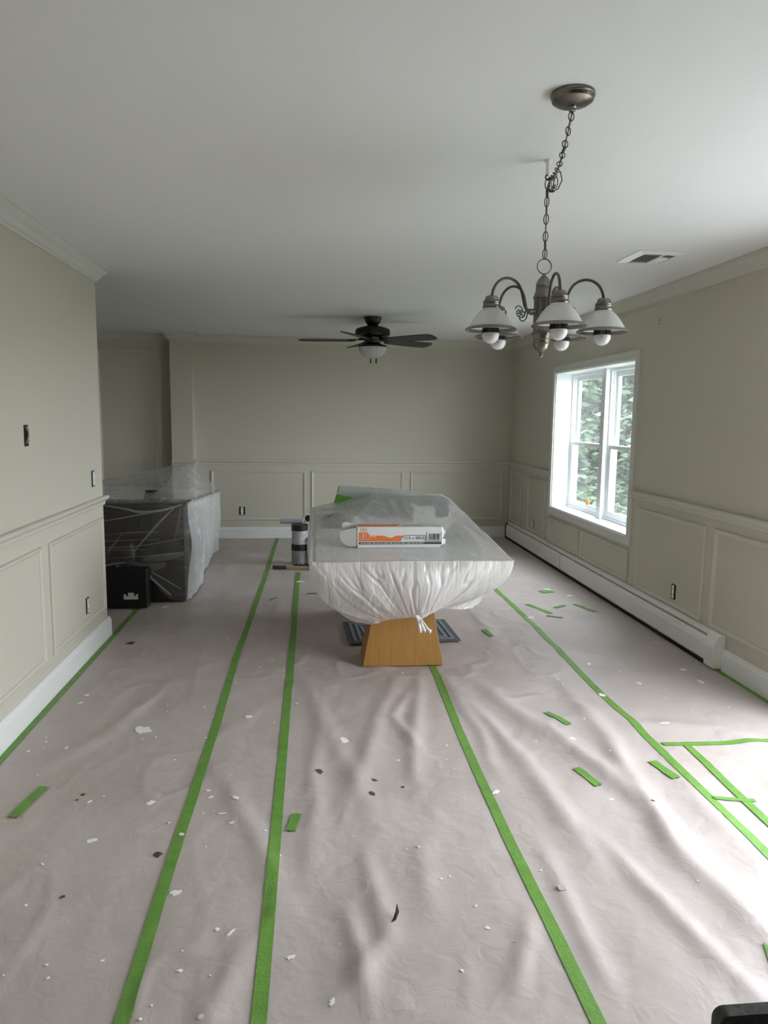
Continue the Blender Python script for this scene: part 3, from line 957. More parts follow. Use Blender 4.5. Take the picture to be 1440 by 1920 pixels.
def cover(xs, ys, Z, hem, rows, wr):
    """top sheet on a grid plus a skirt hung from its rim; hem(side, s, P) -> control and hem point"""
    nx, ny = len(xs), len(ys)
    mb = MB()
    mb.v = [(float(xs[i]), float(ys[j]), float(Z[j, i])) for j in range(ny) for i in range(nx)]
    mb.f = [(j * nx + i, j * nx + i + 1, (j + 1) * nx + i + 1, (j + 1) * nx + i) for j in range(ny - 1) for i in range(nx - 1)]
    rim = [('f', i / (nx - 1), i) for i in range(nx)] + [('r', j / (ny - 1), j * nx + nx - 1) for j in range(1, ny)]
    rim += [('b', 1 - i / (nx - 1), (ny - 1) * nx + i) for i in range(nx - 2, -1, -1)] + [('l', 1 - j / (ny - 1), j * nx) for j in range(ny - 2, 0, -1)]
    prev = [r[2] for r in rim]
    sides = mb.sides = []
    m = len(rim)
    for k in range(1, rows + 1):
        t_ = k / rows
        cur = []
        for q_, (side, s, idx) in enumerate(rim):
            P = mb.v[idx]
            C, Hm = hem(side, s, P)
            B = bez(P, C, Hm, t_)
            d = wr(side, s, t_, q_, m)
            nrm = {'f': (0, -1), 'r': (1, 0), 'b': (0, 1), 'l': (-1, 0)}[side]
            mb.v.append((B[0] + nrm[0] * d, B[1] + nrm[1] * d, B[2]))
            cur.append(len(mb.v) - 1)
        for q_ in range(m):
            a, b = prev[q_], prev[(q_ + 1) % m]
            sides.append((len(mb.f), rim[q_][0], k / rows))
            mb.f.append((a, b, cur[(q_ + 1) % m], cur[q_]))
        prev = cur
    return mb


EX = .008
xs = np.linspace(TX0 - EX, TX1 + EX, 130)
ys = np.linspace(TY0 - EX, TY1 + EX, 170)
zt = TZ + .004
hp_ = hull_planes([(TX0 - EX, TY0 - EX, zt), (TX1 + EX, TY0 - EX, zt), (TX0 - EX, TY1 + EX, zt), (TX1 + EX, TY1 + EX, zt),
                   (.46, 5.51, .892), (1.055, 5.51, .892), (.46, 5.89, .892), (1.055, 5.89, .892), (.74, 5.33, .856), (.91, 5.33, .856), (.06, 5.2, .81)])
X_, Y_ = np.meshgrid(xs, ys)
Zh = tent(hp_, X_, Y_)
flat = np.clip((Y_ - 4.42) / .5, 0, 1)
flat = flat * flat * (3 - 2 * flat)
sideband = np.clip((X_ - .80) / .16, 0, 1)
flat = np.maximum(flat, sideband)
Zh = zt + (Zh - zt) * flat
amp = np.clip((Zh - zt) / .03, 0, 1) * .010 + .0016
edge_d = np.clip(np.minimum.reduce([X_ - xs[0], xs[-1] - X_, Y_ - ys[0], ys[-1] - Y_]) / .08, 0, 1)
wrk = np.abs(vn(X_ * 6 + 2 * vn(X_ * 2, Y_ * 2), Y_ * 3 + X_ * 2)) - np.abs(vn(X_ * 13, Y_ * 6 + 5)) * .6
boxz = (X_ > .12) & (X_ < .90) & (Y_ > 4.08) & (Y_ < 4.46)
Zh = Zh + np.where(boxz, .0004, 1) * amp * wrk * edge_d
Zh = np.maximum(Zh, TZ + .0032)


GX, GY, GZ = .59, 3.93, .455
def lerp(a, b, t): return a + (b - a) * t
def path_at(pts, s):
    n = len(pts) - 1
    s = min(max(s, 0), .99999) * n
    i = int(s); f = s - i
    return tuple(lerp(pts[i][k], pts[i + 1][k], f) for k in range(3))
HEM_F = [(.385, 4.05, .360), (.47, 3.98, .395), (.55, 3.935, .415), (.60, 3.92, .41), (.66, 3.94, .435), (.74, 4.02, .445)]
HEM_L = [(.385, 4.05, .360), (.335, 4.11, .328), (.24, 4.28, .295), (.13, 4.7, .285), (.05, 5.2, .32), (.01, 5.7, .40), (0, 6.1, .48)]   # from the front corner backwards
HEM_R = [(.74, 4.02, .445), (.84, 4.09, .415), (.95, 4.20, .392), (1.06, 4.42, .41), (1.09, 4.8, .47), (1.08, 5.4, .5), (1.06, 6.1, .5)]
def hem_table(side, s, P):
    if side == 'f':
        Hm = path_at(HEM_F, s)
        e = math.sin(PI * s) ** .5
        C = (lerp(P[0], Hm[0], .32), lerp(lerp(P[1], Hm[1], .35), TY0 - .03, e), lerp(P[2], Hm[2], lerp(.60, .45, e)))
    elif side == 'r':
        Hm = path_at(HEM_R, s)
        C = (P[0] + .045 - .02 * s, lerp(P[1], Hm[1], .35), lerp(P[2], Hm[2], .60))
    elif side == 'l':
        Hm = path_at(HEM_L, 1 - s)
        C = (P[0] - .035, lerp(P[1], Hm[1], .40), lerp(P[2], Hm[2], .72))
    else:
        Hm = (lerp(P[0], .53, .05), P[1] - .02, .48)
        C = (P[0], P[1] + .02, .62)
    return C, Hm
def n1(u, v): return float(vn(np.array([u]), np.array([v]))[0])
def wr_table(side, s, t_, q_, m):
    u = q_ / m * 60
    if side == 'f':
        x = s * 1.07
        fold = .024 * n1(x * 6, t_ * 1.6) + .010 * (abs(n1(x * 17 + 3, t_ * .8 + 5)) - .25) + .005 * n1(x * 40, t_ * 2.5) - .009 * math.exp(-(n1(x * 24 + 9, t_ * 1.6 + 2) / .05) ** 2)
        return fold * min(1, t_ * 4) * (1 - .35 * t_)
    a = n1(u * 1.6, t_ * 1.2 + 2) * .050 + n1(u * 4.0, t_ * 2 + 7) * .022 + (abs(n1(u * 2.3 + t_ * 3, t_ * 3 + 4)) - .25) * .03
    return a * math.sin(min(1, t_ * 1.25) * PI / 2) * min(1, min(s, 1 - s) * 12 + .25)
fmb = cover(xs, ys, Zh, hem_table, 30, wr_table)
film = obj('plastic_film', fmb, 'film', smooth=True, angle=181, fix=False)
film.data.materials.append(M['filmf'])
for fi, sd, _t in fmb.sides: film.data.polygons[fi].material_index = 1      # bunched film hangs in several layers
tag(film, 'cloudy plastic film draped over the dining table', 'plastic film')
tail = MB()
n = 10
vs = []
for j in range(7):
    t_ = j / 6
    w_ = .010 + .026 * t_ ** 1.2
    for i in range(n):
        u = i / (n - 1) - .5
        vs.append((.575 + .045 * t_ + u * w_ * 2, 3.905 + .016 * math.sin(i * 2.1 + j * .4) * t_ - .012 * t_, .435 - .085 * t_ - .02 * abs(u) * t_ + (.012 * math.sin(i * 3) if j == 6 else 0)))
tail.add(vs, [(j * n + i, j * n + i + 1, (j + 1) * n + i + 1, (j + 1) * n + i) for j in range(6) for i in range(n - 1)])
o = obj('twisted_tail', tail, 'filmf', film, smooth=True, angle=181)

# plastic-wrapped bundle with a green end, at the far left of the table
bz = TZ + .010
bd = thing('wrapped_bundle', 'green bundle in grey film at the far left table corner', 'bundle', (.46, 5.99, bz))
obj('green_block', MB().prism([(.17, bz + .008), (.215, bz + .165), (.66, bz + .14), (.70, bz + .008)], 'y', 5.93, 6.06), 'green', bd, bevel=.01)
wv = [(.205, 5.915, bz + .085), (.235, 5.91, bz + .155), (.25, 6.07, bz + .162), (.22, 6.075, bz + .10)]
wrap = MB()
nn_ = 26
vs = []
for j in range(nn_):
    t_ = j / (nn_ - 1)
    xx = lerp(.178, .78, t_); dz = -.035 * t_
    k = .006 * math.sin(j * 1.7)
    # folded film: a hood over the block, front skirt slanting up at the green end
    vs += [(xx + .012, 5.918 - .01 * math.sin(j * 2.3), bz + .118 - .085 * min(1, max(0, t_ - .10) * 2.2) + k + dz * .4), (xx + .030, 5.914, bz + .148 + k * .6 + dz),
           (xx + .040, 5.922, bz + .178 + dz + k * .3), (xx + .045, 5.99, bz + .184 + dz - k), (xx + .035, 6.066, bz + .178 + dz), (xx + .02, 6.072, bz + .03 + dz * .2)]
wrap.add(vs, [(j * 6 + i, j * 6 + i + 1, (j + 1) * 6 + i + 1, (j + 1) * 6 + i) for j in range(nn_ - 1) for i in range(5)])
M['film3'] = film_mat('folded_film', 0.80, 0.2, 0.10, tint=(0.62, 0.64, 0.62))
obj('film_wrap', wrap, 'film3', bd, smooth=True, angle=181)

# carton of film on the table
BXc, BYc, BZ0 = .5045, 4.185, TZ + .0048
BL, BH, BD = .492, .122, .125
bx0, bx1 = BXc - BL / 2, BXc + BL / 2
by0, by1 = BYc, BYc + BD
zb0, zb1 = BZ0, BZ0 + BH
ct = thing('film_carton', 'white and orange plastic film carton lying on the wrapped table', 'box', (BXc, BYc + BD / 2, BZ0))
obj('carton_body', MB().box(bx0, bx1, by0, by1, zb0, zb1), 'card', ct, bevel=.0025)
u_ = BL / 940.0
fz = zb0 + .012
def fp(px_, pz_): return (bx0 + (px_ - 300) * u_, fz + (420 - pz_) * u_ * 1.0)
def decal(name, poly, m, lift=.0009, par=ct):
    return obj(name, MB().prism([fp(*p) for p in poly], 'y', by0 - lift, by0 - lift + .0006), m, par)
decal('orange_band', [(318, 268), (408, 268), (440, 300), (590, 305), (670, 332), (735, 305), (805, 305), (765, 368), (318, 368)], 'orange')
decal('dark_stripe', [(318, 376), (1238, 376), (1238, 402), (318, 402)], 'navy')
fo = MB()
for k in range(44):
    a_ = 340 + k * 16 + (k % 3) * 2
    fo.prism([fp(a_, 394), fp(a_ + 10 - (k % 4), 394), fp(a_ + 10 - (k % 4), 384 + (k % 2) * 2), fp(a_, 384)], 'y', by0 - .0016, by0 - .0008)
obj('fine_print', fo, 'label', ct)
ol = MB()
def seg(mb, a, b, w):
    a, b = Vector(fp(*a)), Vector(fp(*b)); d = (b - a).normalized(); n_ = Vector((-d.y, d.x)) * w * u_
    mb.prism([tuple(a + n_), tuple(a - n_), tuple(b - n_), tuple(b + n_)], 'y', by0 - .0012, by0 - .0004)
for a, b in (((772, 370), (816, 303)), ((816, 303), (1056, 303)), ((1056, 303), (1056, 370)), ((1070, 268), (1070, 368)), ((1070, 368), (1234, 368)), ((1234, 368), (1234, 265))):
    seg(ol, a, b, 3)
obj('print_outline', ol, 'navy', ct)
bc = MB()
q = random.Random(5); a_ = 1094
while a_ < 1208:
    w_ = q.choice([3, 4, 6, 8]); bc.prism([fp(a_, 356), fp(a_ + w_, 356), fp(a_ + w_, 284), fp(a_, 284)], 'y', by0 - .0012, by0 - .0004); a_ += w_ + q.choice([3, 4, 6])
obj('barcode', bc, 'navy', ct)
def text(name, body, px_, pz_, hpx, m, lift, wpx=None, par=ct):
    c = bpy.data.curves.new(name, 'FONT'); c.body = body; c.size = 1.0; c.extrude = 0.0
    tmp = bpy.data.objects.new(name + '_tmp', c); COL.objects.link(tmp)
    bpy.context.view_layer.update()
    me = bpy.data.meshes.new_from_object(tmp.evaluated_get(bpy.context.evaluated_depsgraph_get()))
    bpy.data.objects.remove(tmp)
    vs = [v.co.copy() for v in me.vertices]
    mx0, mx1 = min(v.x for v in vs), max(v.x for v in vs); my0, my1 = min(v.y for v in vs), max(v.y for v in vs)
    sy = hpx * u_ / (my1 - my0); sx = (wpx * u_ / (mx1 - mx0)) if wpx else sy
    ox, oz = fp(px_, pz_)
    for v in me.vertices:
        x, y = (v.co.x - mx0) * sx, (v.co.y - my0) * sy
        L = Vector(ROOT[par.name])
        v.co = (ox + x - L.x, by0 - lift - L.y, oz + y - L.z)
    me.materials.clear(); me.materials.append(M[m])
    o = bpy.data.objects.new(name, me); COL.objects.link(o); o.parent = par; ROOT[o.name] = ROOT[par.name]
    return o
text('lettering', 'HD', 335, 258, 38, 'redorange', .0008, 72)
text('lettering', '.31 mil', 336, 326, 44, 'card', .0017, 168)
text('lettering', '7.87 \u00b5m', 336, 357, 20, 'card', .0017, 100)
text('lettering', '12 ft x 400 ft', 822, 348, 34, 'navy', .0012, 224)
# upper face print
tp = lambda x_, y_: (bx0 + (x_ - 300) * u_, by0 + y_)
obj('top_orange_band', MB().prism([tp(312, .03), tp(740, .03), tp(800, .10), tp(312, .10)], 'z', zb1 + .0002, zb1 + .0010), 'orange', ct)
obj('top_grey_band', MB().prism([tp(815, .03), tp(1040, .03), tp(1040, .10), tp(815, .10)], 'z', zb1 + .0002, zb1 + .0010), 'cardin', ct)
# open end flap with a rounded tongue, and film poking out of the other end
fl = [(bx0 - .001, zb0 + .118), (bx0 - .045, zb0 + .110), (bx0 - .088, zb0 + .100), (bx0 - .102, zb0 + .088), (bx0 - .100, zb0 + .062), (bx0 - .088, zb0 + .036), (bx0 - .066, zb0 + .018), (bx0 - .040, zb0 + .010), (bx0 - .001, zb0 + .009)]
obj('end_flap', MB().prism(fl, 'y', by0 + .004, by0 + .006), 'cardin', ct)
obj('tuck_flap', MB().prism([(bx0 - .001, zb0 + .12), (bx0 - .055, zb0 + .135), (bx0 - .080, zb0 + .128), (bx0 - .084, zb0 + .09), (bx0 - .001, zb0 + .07)], 'y', by1 - .006, by1 - .004), 'card', ct)
obj('lower_crease', MB().box(bx0 - .001, bx0 + .0015, by0 - .0015, by0 + .001, zb0, zb0 + .016).box(bx1 - .0015, bx1 + .001, by0 - .0015, by0 + .001, zb0, zb0 + .016), 'dark', ct)
pf = MB(); vs = []
for j in range(6):
    for i in range(9):
        t_ = i / 8; w_ = j / 5
        vs.append((bx1 + w_ * (.022 + .014 * math.sin(i * 1.3)), by0 + .01 + .05 * w_ * math.sin(i * .9 + 1) * .4 + .03 * w_, zb0 + .012 + t_ * .095 - .012 * w_ * math.sin(i * 2.2)))
pf.add(vs, [(j * 9 + i, j * 9 + i + 1, (j + 1) * 9 + i + 1, (j + 1) * 9 + i) for j in range(5) for i in range(8)])
obj('film_end', pf, 'label', ct, smooth=True, angle=181)

# ------------------------------------------------------------------ grey mat under the table
mz = .0
mt = thing('floor_mat', 'grey ribbed doormat lying under the table', 'mat', (.61, 5.0, .016))
ma = math.radians(2.5)
def mrot(pts):
    c, s = math.cos(ma), math.sin(ma)
    return [(.61 + (x - .61) * c - (y - 5.0) * s, 5.0 + (x - .61) * s + (y - 5.0) * c) for x, y in pts]
def mbox(mb, x0, x1, y0, y1, za, zb): return mb.prism(mrot([(x0, y0), (x1, y0), (x1, y1), (x0, y1)]), 'z', za, zb)
obj('mat_base', mbox(MB(), .235, .99, 4.745, 5.265, .016, .022), 'mat', mt)
for k in (.035, .075):
    bb = MB()
    x0, x1, y0, y1 = .235 + k, .99 - k, 4.745 + k, 5.265 - k
    w_ = .022
    mbox(bb, x0, x1, y0, y0 + w_, .0215, .0255); mbox(bb, x0, x1, y1 - w_, y1, .0215, .0255)
    mbox(bb, x0, x0 + w_, y0 + w_, y1 - w_, .0215, .0255); mbox(bb, x1 - w_, x1, y0 + w_, y1 - w_, .0215, .0255)
    obj('border_rib', bb, 'mat2', mt)
for k in range(11):
    xx = .235 + .125 + k * .046
    sg = 1 if k % 2 else -1
    obj('rib', MB().prism(mrot([(xx, 4.87), (xx + .024, 4.87), (xx + .024 + sg * .02, 5.14), (xx + sg * .02, 5.14)]), 'z', .0215, .0255), 'mat2', mt)

# ------------------------------------------------------------------ paint cans, pole and rollers left of the table
def can(name, label, c, z, r, h, body, lidm, group='paint cans by the table'):
    t_ = thing(name, label, 'paint can', (c[0], c[1], z), group)
    obj('can_body', MB().lathe([(0, 0), (r, 0), (r + .002, .004), (r, .009), (r, h - .012), (0, h - .012)], (c[0], c[1], z), 36), body, t_, smooth=True)
    obj('lid', MB().lathe([(r, h - .050 * (lidm == 'canblack') - .012), (r + .003, h - .048 * (lidm == 'canblack') - .012), (r + .003, h - .002), (r - .004, h), (r - .010, h), (r - .012, h - .006), (0, h - .006), (0, h - .010)], (c[0], c[1], z), 36), lidm, t_, smooth=True)
    p = [(c[0] + (r + .004) * math.cos(a), c[1] - .002 + (r + .004) * math.sin(a), z + h * .72 - .06 * math.sin((a - PI) )) for a in [PI + PI * k / 14 for k in range(15)]]
    obj('bail_handle', MB().tube(p, .0016, 6), 'steel', t_, smooth=True)
    return t_


CZ = .016
can('paint_can', 'dirty grey paint can at the foot of the stack', (-.124, 7.47), CZ, .083, .200, 'can', 'canblack')
can('paint_can', 'paint-smeared can with black rim on top of the stack', (-.124, 7.47), CZ + .201, .081, .200, 'canlight', 'canblack')
can('paint_can', 'low grey paint can right of the stack', (.046, 7.42), CZ, .070, .155, 'canlight', 'canblack')
can('paint_can', 'small pale paint can balanced on the low can', (.040, 7.42), CZ + .156, .062, .125, 'canlight', 'can')
rk = thing('wire_rack', 'black wire roller rack lying before the paint cans', 'rack', (-.06, 7.30, .014))
for k in range(6):
    obj('wire', MB().tube([(-.16 + k * .04, 7.25, .020), (-.15 + k * .04, 7.30, .045), (-.14 + k * .04, 7.335, .020)], .004, 6), 'black', rk, smooth=True)
obj('rim_wire', MB().tube([(-.18, 7.245, .020), (.08, 7.245, .020), (.08, 7.338, .020), (-.18, 7.338, .020)], .004, 6, closed=True), 'black', rk, smooth=True)
po = thing('extension_pole', 'tan wooden extension pole with dark grip on the floor', 'pole', (-.05, 7.16, .012))
pz = .026
obj('grip', MB().tube([(-.385, 7.225, pz), (-.25, 7.20, pz)], [.019, .018], 12), 'grip', po, smooth=True)
obj('shaft', MB().tube([(-.25, 7.20, pz), (.62, 7.035, pz)], .0135, 12), 'pole', po, smooth=True)
rl = thing('paint_roller', 'blue-grey roller sleeve resting across the top paint can', 'roller', (-.19, 7.44, .418))
obj('sleeve', MB().tube([(-.315, 7.50, .445), (-.20, 7.475, .447), (-.085, 7.45, .449)], .027, 18), 'roll', rl, smooth=True)
obj('core', MB().tube([(-.320, 7.501, .445), (-.314, 7.4997, .445)], .015, 14), 'steel', rl)
obj('handle', MB().tube([(-.085, 7.45, .449), (.0, 7.43, .45), (.05, 7.44, .44)], .008, 8), 'brass', rl, smooth=True)

# dark camera-lens-like roll end standing on a tripod stool behind the table corner
sl = thing('work_lamp', 'round black work lamp with pale rim beside the table corner', 'work lamp', (-.03, 6.75, .012))
dz_ = .585
obj('lamp_rim', MB().lathe([(.030, -.012), (.036, -.012), (.038, 0), (.036, .03), (.030, .03)], (-.034, 6.70, dz_), 24, 'y'), 'label', sl, smooth=True)
obj('lamp_face', MB().lathe([(0, -.006), (.031, -.008), (.031, .05), (0, .06)], (-.034, 6.70, dz_), 24, 'y'), 'canblack', sl, smooth=True)
obj('lamp_post', MB().tube([(-.034, 6.745, dz_), (.02, 6.80, dz_ - .03), (.16, 6.84, .02)], .009, 10), 'black', sl, smooth=True)
for k in range(3):
    a = 2 * PI * k / 3 + .5
    obj('leg', MB().tube([(.16, 6.84, .06), (.16 + .06 * math.cos(a), 6.84 + .06 * math.sin(a), .018)], .006, 8), 'black', sl, smooth=True)

# ------------------------------------------------------------------ wrapped furniture on the left
ds = thing('dresser', 'dark brown dresser under clear film at the left wall end', 'dresser', (-1.65, 6.2, .012))
obj('dresser_body', MB().box(-2.30, -1.02, 5.96, 6.24, .012, .775), 'espresso', ds)
obj('dresser_top', MB().box(-2.32, -1.005, 5.945, 6.26, .776, .806), 'espresso', ds, bevel=.004)
for i, (a, b) in enumerate(((-2.27, -1.66), (-1.64, -1.05))):
    for za, zb in ((.33, .53), (.55, .75)):
        d_ = obj('drawer', MB().box(a, b, 5.942, 5.959, za, zb), 'espresso', ds, bevel=.003)
        obj('knob', MB().lathe([(0, 0), (.006, 0), (.006, -.012), (.013, -.018), (.012, -.025), (0, -.027)], ((a + b) / 2, 5.942, (za + zb) / 2), 14, 'y'), 'darknickel', d_)
vz = MB().lathe([(0, 0), (.055, 0), (.066, .02), (.062, .05), (.05, .075), (.055, .088), (.03, .088), (0, .08)], (-1.30, 6.15, .807), 22)
tag(obj('vase', vz, 'black', smooth=True), 'small dark pot on the wrapped dresser', 'pot')
so = thing('armchair', 'dim upholstered armchair under film behind the dresser', 'armchair', (-1.6, 7.3, .012))
obj('seat', MB().box(-2.0, -1.10, 6.62, 7.75, .15, .45), 'greydark', so, bevel=.03)
obj('backrest', MB().box(-2.0, -1.14, 7.62, 7.92, .15, .56), 'greydark', so, bevel=.04)
obj('arm', MB().box(-1.28, -1.10, 6.62, 7.62, .15, .50), 'greydark', so, bevel=.03)
obj('arm', MB().box(-2.0, -1.82, 6.62, 7.62, .15, .50), 'greydark', so, bevel=.03)
for a, b in ((-1.95, 6.68), (-1.17, 6.68), (-1.95, 7.84), (-1.17, 7.84)):
    obj('leg', MB().box(a - .025, a + .025, b - .025, b + .025, .012, .152), 'espresso', so)
bk = thing('black_case', 'black box with white label below the knotted film', 'box', (-1.6, 5.85, .012))
obj('case_body', MB().box(-1.98, -1.275, 5.76, 5.93, .012, .315), 'blackbox', bk, bevel=.008)
lb = [(0, 0), (.108, 0), (.108, .040), (.092, .040), (.092, .026), (.078, .026), (.078, .052), (.034, .052), (.034, .026), (.018, .026), (.018, .040), (0, .040)]
obj('label_plate', MB().prism([(-1.452 + x, .082 + z) for x, z in lb], 'y', 5.755, 5.7595), 'label', bk)

cxs = np.linspace(-2.45, -.985, 60)
cys = np.linspace(5.925, 8.03, 84)
cp = hull_planes([(-.985, 5.925, .818), (-2.45, 5.925, .818), (-.985, 8.03, .70), (-1.05, 8.0, .77), (-1.283, 7.98, 1.012), (-2.2, 8.03, .76), (-2.45, 8.03, .74), (-1.36, 6.15, .905), (-1.24, 6.15, .905)])
CX_, CY_ = np.meshgrid(cxs, cys)
CZ_ = tent(cp, CX_, CY_)
ced = np.clip(np.minimum.reduce([CX_ - cxs[0], cxs[-1] - CX_, CY_ - cys[0], cys[-1] - CY_]) / .1, 0, 1)
CZ_ = CZ_ + ced * .018 * (np.abs(vn(CX_ * 5, CY_ * 3 + CX_ * 2)) - .25)
CZ_ = np.maximum(CZ_, np.where(CY_ < 6.28, .812, .60))
def hem_cover(side, s, P):
    if side == 'f':
        # knotted up over the black case, down to the floor at the right corner
        k = (P[0] + 1.42)
        lift = .30 * (1 / (1 + math.exp((P[0] + 1.22) * 26)))
        zz = .022 + lift - .05 * math.exp(-(k / .06) ** 2)
        Hm = (lerp(P[0], -1.42, .25 * min(1, lift * 3)), 5.915 - .015 * (lift > .2), zz)
        C = (lerp(P[0], Hm[0], .3), 5.905, lerp(P[2], zz, .5))
    elif side == 'r':
        xx = -1.0 + .045 * math.sin(min(1, s * 2.0) * PI) - .06 * s
        Hm = (xx, P[1], .022)
        C = (-.965 + .01 * math.sin(s * 9), P[1], lerp(P[2], .022, .55))
    elif side == 'l':
        Hm = (P[0] - .02, P[1], .05); C = (P[0] - .01, P[1], .4)
    else:
        Hm = (P[0], P[1] + .02, .05); C = (P[0], P[1] + .02, .4)
    return C, Hm
def wr_cover(side, s, t_, q_, m):
    u = q_ / m * 60
    a = float(vn(np.array([u * 1.3 + t_ * 1.5]), np.array([t_ * 2.6]))[0]) * .045 + float(vn(np.array([u * 3.6]), np.array([t_ * 3 + 7]))[0]) * .016
    a = max(a, -.008)
    return a * math.sin(min(1, t_ * 1.3) * PI / 2) * (.45 if side == 'f' else 1)
cmb = cover(cxs, cys, CZ_, hem_cover, 26, wr_cover)
cv = obj('plastic_film', cmb, 'film2', smooth=True, angle=181, fix=False)
cv.data.materials.append(M['film2b'])
M['film2c'] = film_mat('slack_film', 0.26, 0.25, 0.07, tint=(0.92, 0.93, 0.93), stretch=(1.4, 0.6, 1), scale=5.0, bump=0.3)
cv.data.materials.append(M['film2c'])
for fi in range(cmb.sides[0][0]): cv.data.polygons[fi].material_index = 2
for fi, sd, _t in cmb.sides:
    if sd == 'r': cv.data.polygons[fi].material_index = 1      # several layers bunched on this side
tag(cv, 'clear plastic film wrapped over dark furniture by the hall', 'plastic film')
kn = MB(); vs = []
n = 9
for j in range(9):
    t_ = j / 8
    w_ = .012 + .035 * abs(t_ - .35) * 1.8
    for i in range(n):
        u = i / (n - 1) - .5
        vs.append((-1.545 + .27 * t_ + u * .02, 5.885 - .012 * math.sin(i * 2.4), .305 - .10 * t_ ** 2 + u * w_ * 1.4 + .006 * math.sin(i * 3 + j)))
kn.add(vs, [(j * n + i, j * n + i + 1, (j + 1) * n + i + 1, (j + 1) * n + i) for j in range(8) for i in range(n - 1)])
obj('film_knot', kn, 'film3', cv, smooth=True, angle=181)
M['fold'] = film_mat('pinched_fold', 0.34, 0.25, 0.08, stretch=(1, 1, 3), bump=0.2)
M['foldsoft'] = film_mat('slack_fold', 0.16, 0.10, 0.05, stretch=(1, 1, 3), bump=0.2)
# creases in the front sheet: (x, z) along the crease, half width, material
for pts, hw, mm in [
        ([(-1.66, .668), (-1.30, .735), (-1.02, .800)], .006, 'fold'), ([(-1.62, .80), (-1.45, .770), (-1.33, .745), (-1.15, .765), (-1.01, .812)], .010, 'fold'),
        ([(-1.66, .560), (-1.42, .585), (-1.20, .590)], .003, 'fold'), ([(-1.66, .462), (-1.35, .478), (-1.01, .540)], .0035, 'fold'), ([(-1.66, .445), (-1.30, .448)], .0025, 'fold'),
        ([(-1.66, .375), (-1.30, .395), (-1.01, .425)], .003, 'fold'), ([(-1.66, .515), (-1.2, .53)], .0025, 'fold'),
        ([(-1.40, .43), (-1.22, .640), (-1.08, .780)], .008, 'fold'), ([(-1.62, .40), (-1.48, .585)], .010, 'foldsoft'), ([(-1.32, .26), (-1.12, .075)], .010, 'fold'),
        ([(-1.27, .27), (-1.04, .125)], .005, 'fold'), ([(-1.33, .36), (-1.18, .385), (-1.01, .41)], .030, 'foldsoft'), ([(-1.45, .345), (-1.30, .30), (-1.15, .33)], .034, 'foldsoft'),
        ([(-1.10, .45), (-1.05, .66), (-1.03, .78)], .006, 'foldsoft'), ([(-1.66, .31), (-1.55, .335), (-1.46, .345)], .010, 'fold'), ([(-1.42, .50), (-1.40, .36)], .016, 'foldsoft')]:
    sp_ = smooth_path(pts, 6)
    rb = MB(); vs = []
    for i, (x, z) in enumerate(sp_):
        a, b = sp_[max(0, i - 1)], sp_[min(len(sp_) - 1, i + 1)]
        dx, dz = b[0] - a[0], b[1] - a[1]; l_ = math.hypot(dx, dz) or 1
        w_ = hw * (.35 + .65 * math.sin(PI * (i + .5) / len(sp_)))
        nx_, nz_ = -dz / l_ * w_, dx / l_ * w_
        vs += [(x + nx_, 5.899, z + nz_), (x, 5.893 - hw * .3, z), (x - nx_, 5.899, z - nz_)]
    rb.add(vs, [(i * 3 + k, i * 3 + k + 1, i * 3 + k + 4, i * 3 + k + 3) for i in range(len(sp_) - 1) for k in (0, 1)])
    obj('film_crease', rb, mm, cv, smooth=True, angle=181)

# ------------------------------------------------------------------ chandelier
HX, HY = .851, 2.741
ch = thing('chandelier', 'five-light brushed nickel chandelier swagged from the ceiling', 'chandelier', (HX, HY, 1.733))
BODY = [(0, 2.043), (.006, 2.042), (.008, 2.034), (.014, 2.030), (.023, 2.018), (.028, 2.006), (.0285, 1.999), (.026, 1.996), (.0285, 1.992), (.028, 1.982), (.0305, 1.976), (.033, 1.966), (.0365, 1.958), (.0365, 1.953), (.033, 1.951), (.033, 1.834), (.037, 1.830), (.0375, 1.824), (.034, 1.815), (.0315, 1.806), (.033, 1.803), (.0315, 1.800), (.030, 1.791), (.0315, 1.788), (.030, 1.785), (.0265, 1.774), (.018, 1.764), (.010, 1.758), (.005, 1.755), (.0055, 1.750), (.0085, 1.747), (.006, 1.743), (.003, 1.739), (0, 1.734)]
obj('center_body', MB().lathe(BODY, (HX, HY, 0), 36), 'nickel', ch, smooth=True, angle=28)
ring_p = [(HX + .0265 * math.cos(a), HY, 2.068 + .0265 * math.sin(a)) for a in [2 * PI * k / 28 for k in range(28)]]
obj('top_ring', MB().tube(ring_p, .0024, 8, closed=True), 'nickel', ch, smooth=True)
az = math.atan2(HX, HY)
fdir, rdir = Vector((math.sin(az), math.cos(az))), Vector((math.cos(az), -math.sin(az)))
AR = .216
ARM = [(.031, 1.906), (.050, 1.906), (.066, 1.909), (.077, 1.922), (.084, 1.945), (.092, 1.972), (.106, 1.996), (.126, 2.010), (.150, 2.015), (.174, 2.010), (.196, 1.994), (.210, 1.970), (AR, 1.944)]
SCR = [(.074, 1.922), (.072, 1.905), (.078, 1.888), (.092, 1.880), (.106, 1.886), (.110, 1.899), (.101, 1.906), (.093, 1.899), (.098, 1.892)]
SCR2 = [(.094, 1.893), (.086, 1.899), (.088, 1.912), (.100, 1.920), (.112, 1.918), (.116, 1.908)]
rad = lambda pts: [(p[0], 0, p[1]) for p in smooth_path(pts)]
arm_me = mesh_of('arm', MB().tube(rad(ARM), .0052, 10), 'darknickel')
collar_me = mesh_of('arm_collar', MB().tube([(.031, 0, 1.906), (.058, 0, 1.906)], [.009, .0075], 12), 'nickel')
scroll_me = mesh_of('scroll', MB().tube(rad(SCR), .0025, 8).tube(rad(SCR2), .0022, 8), 'darknickel')
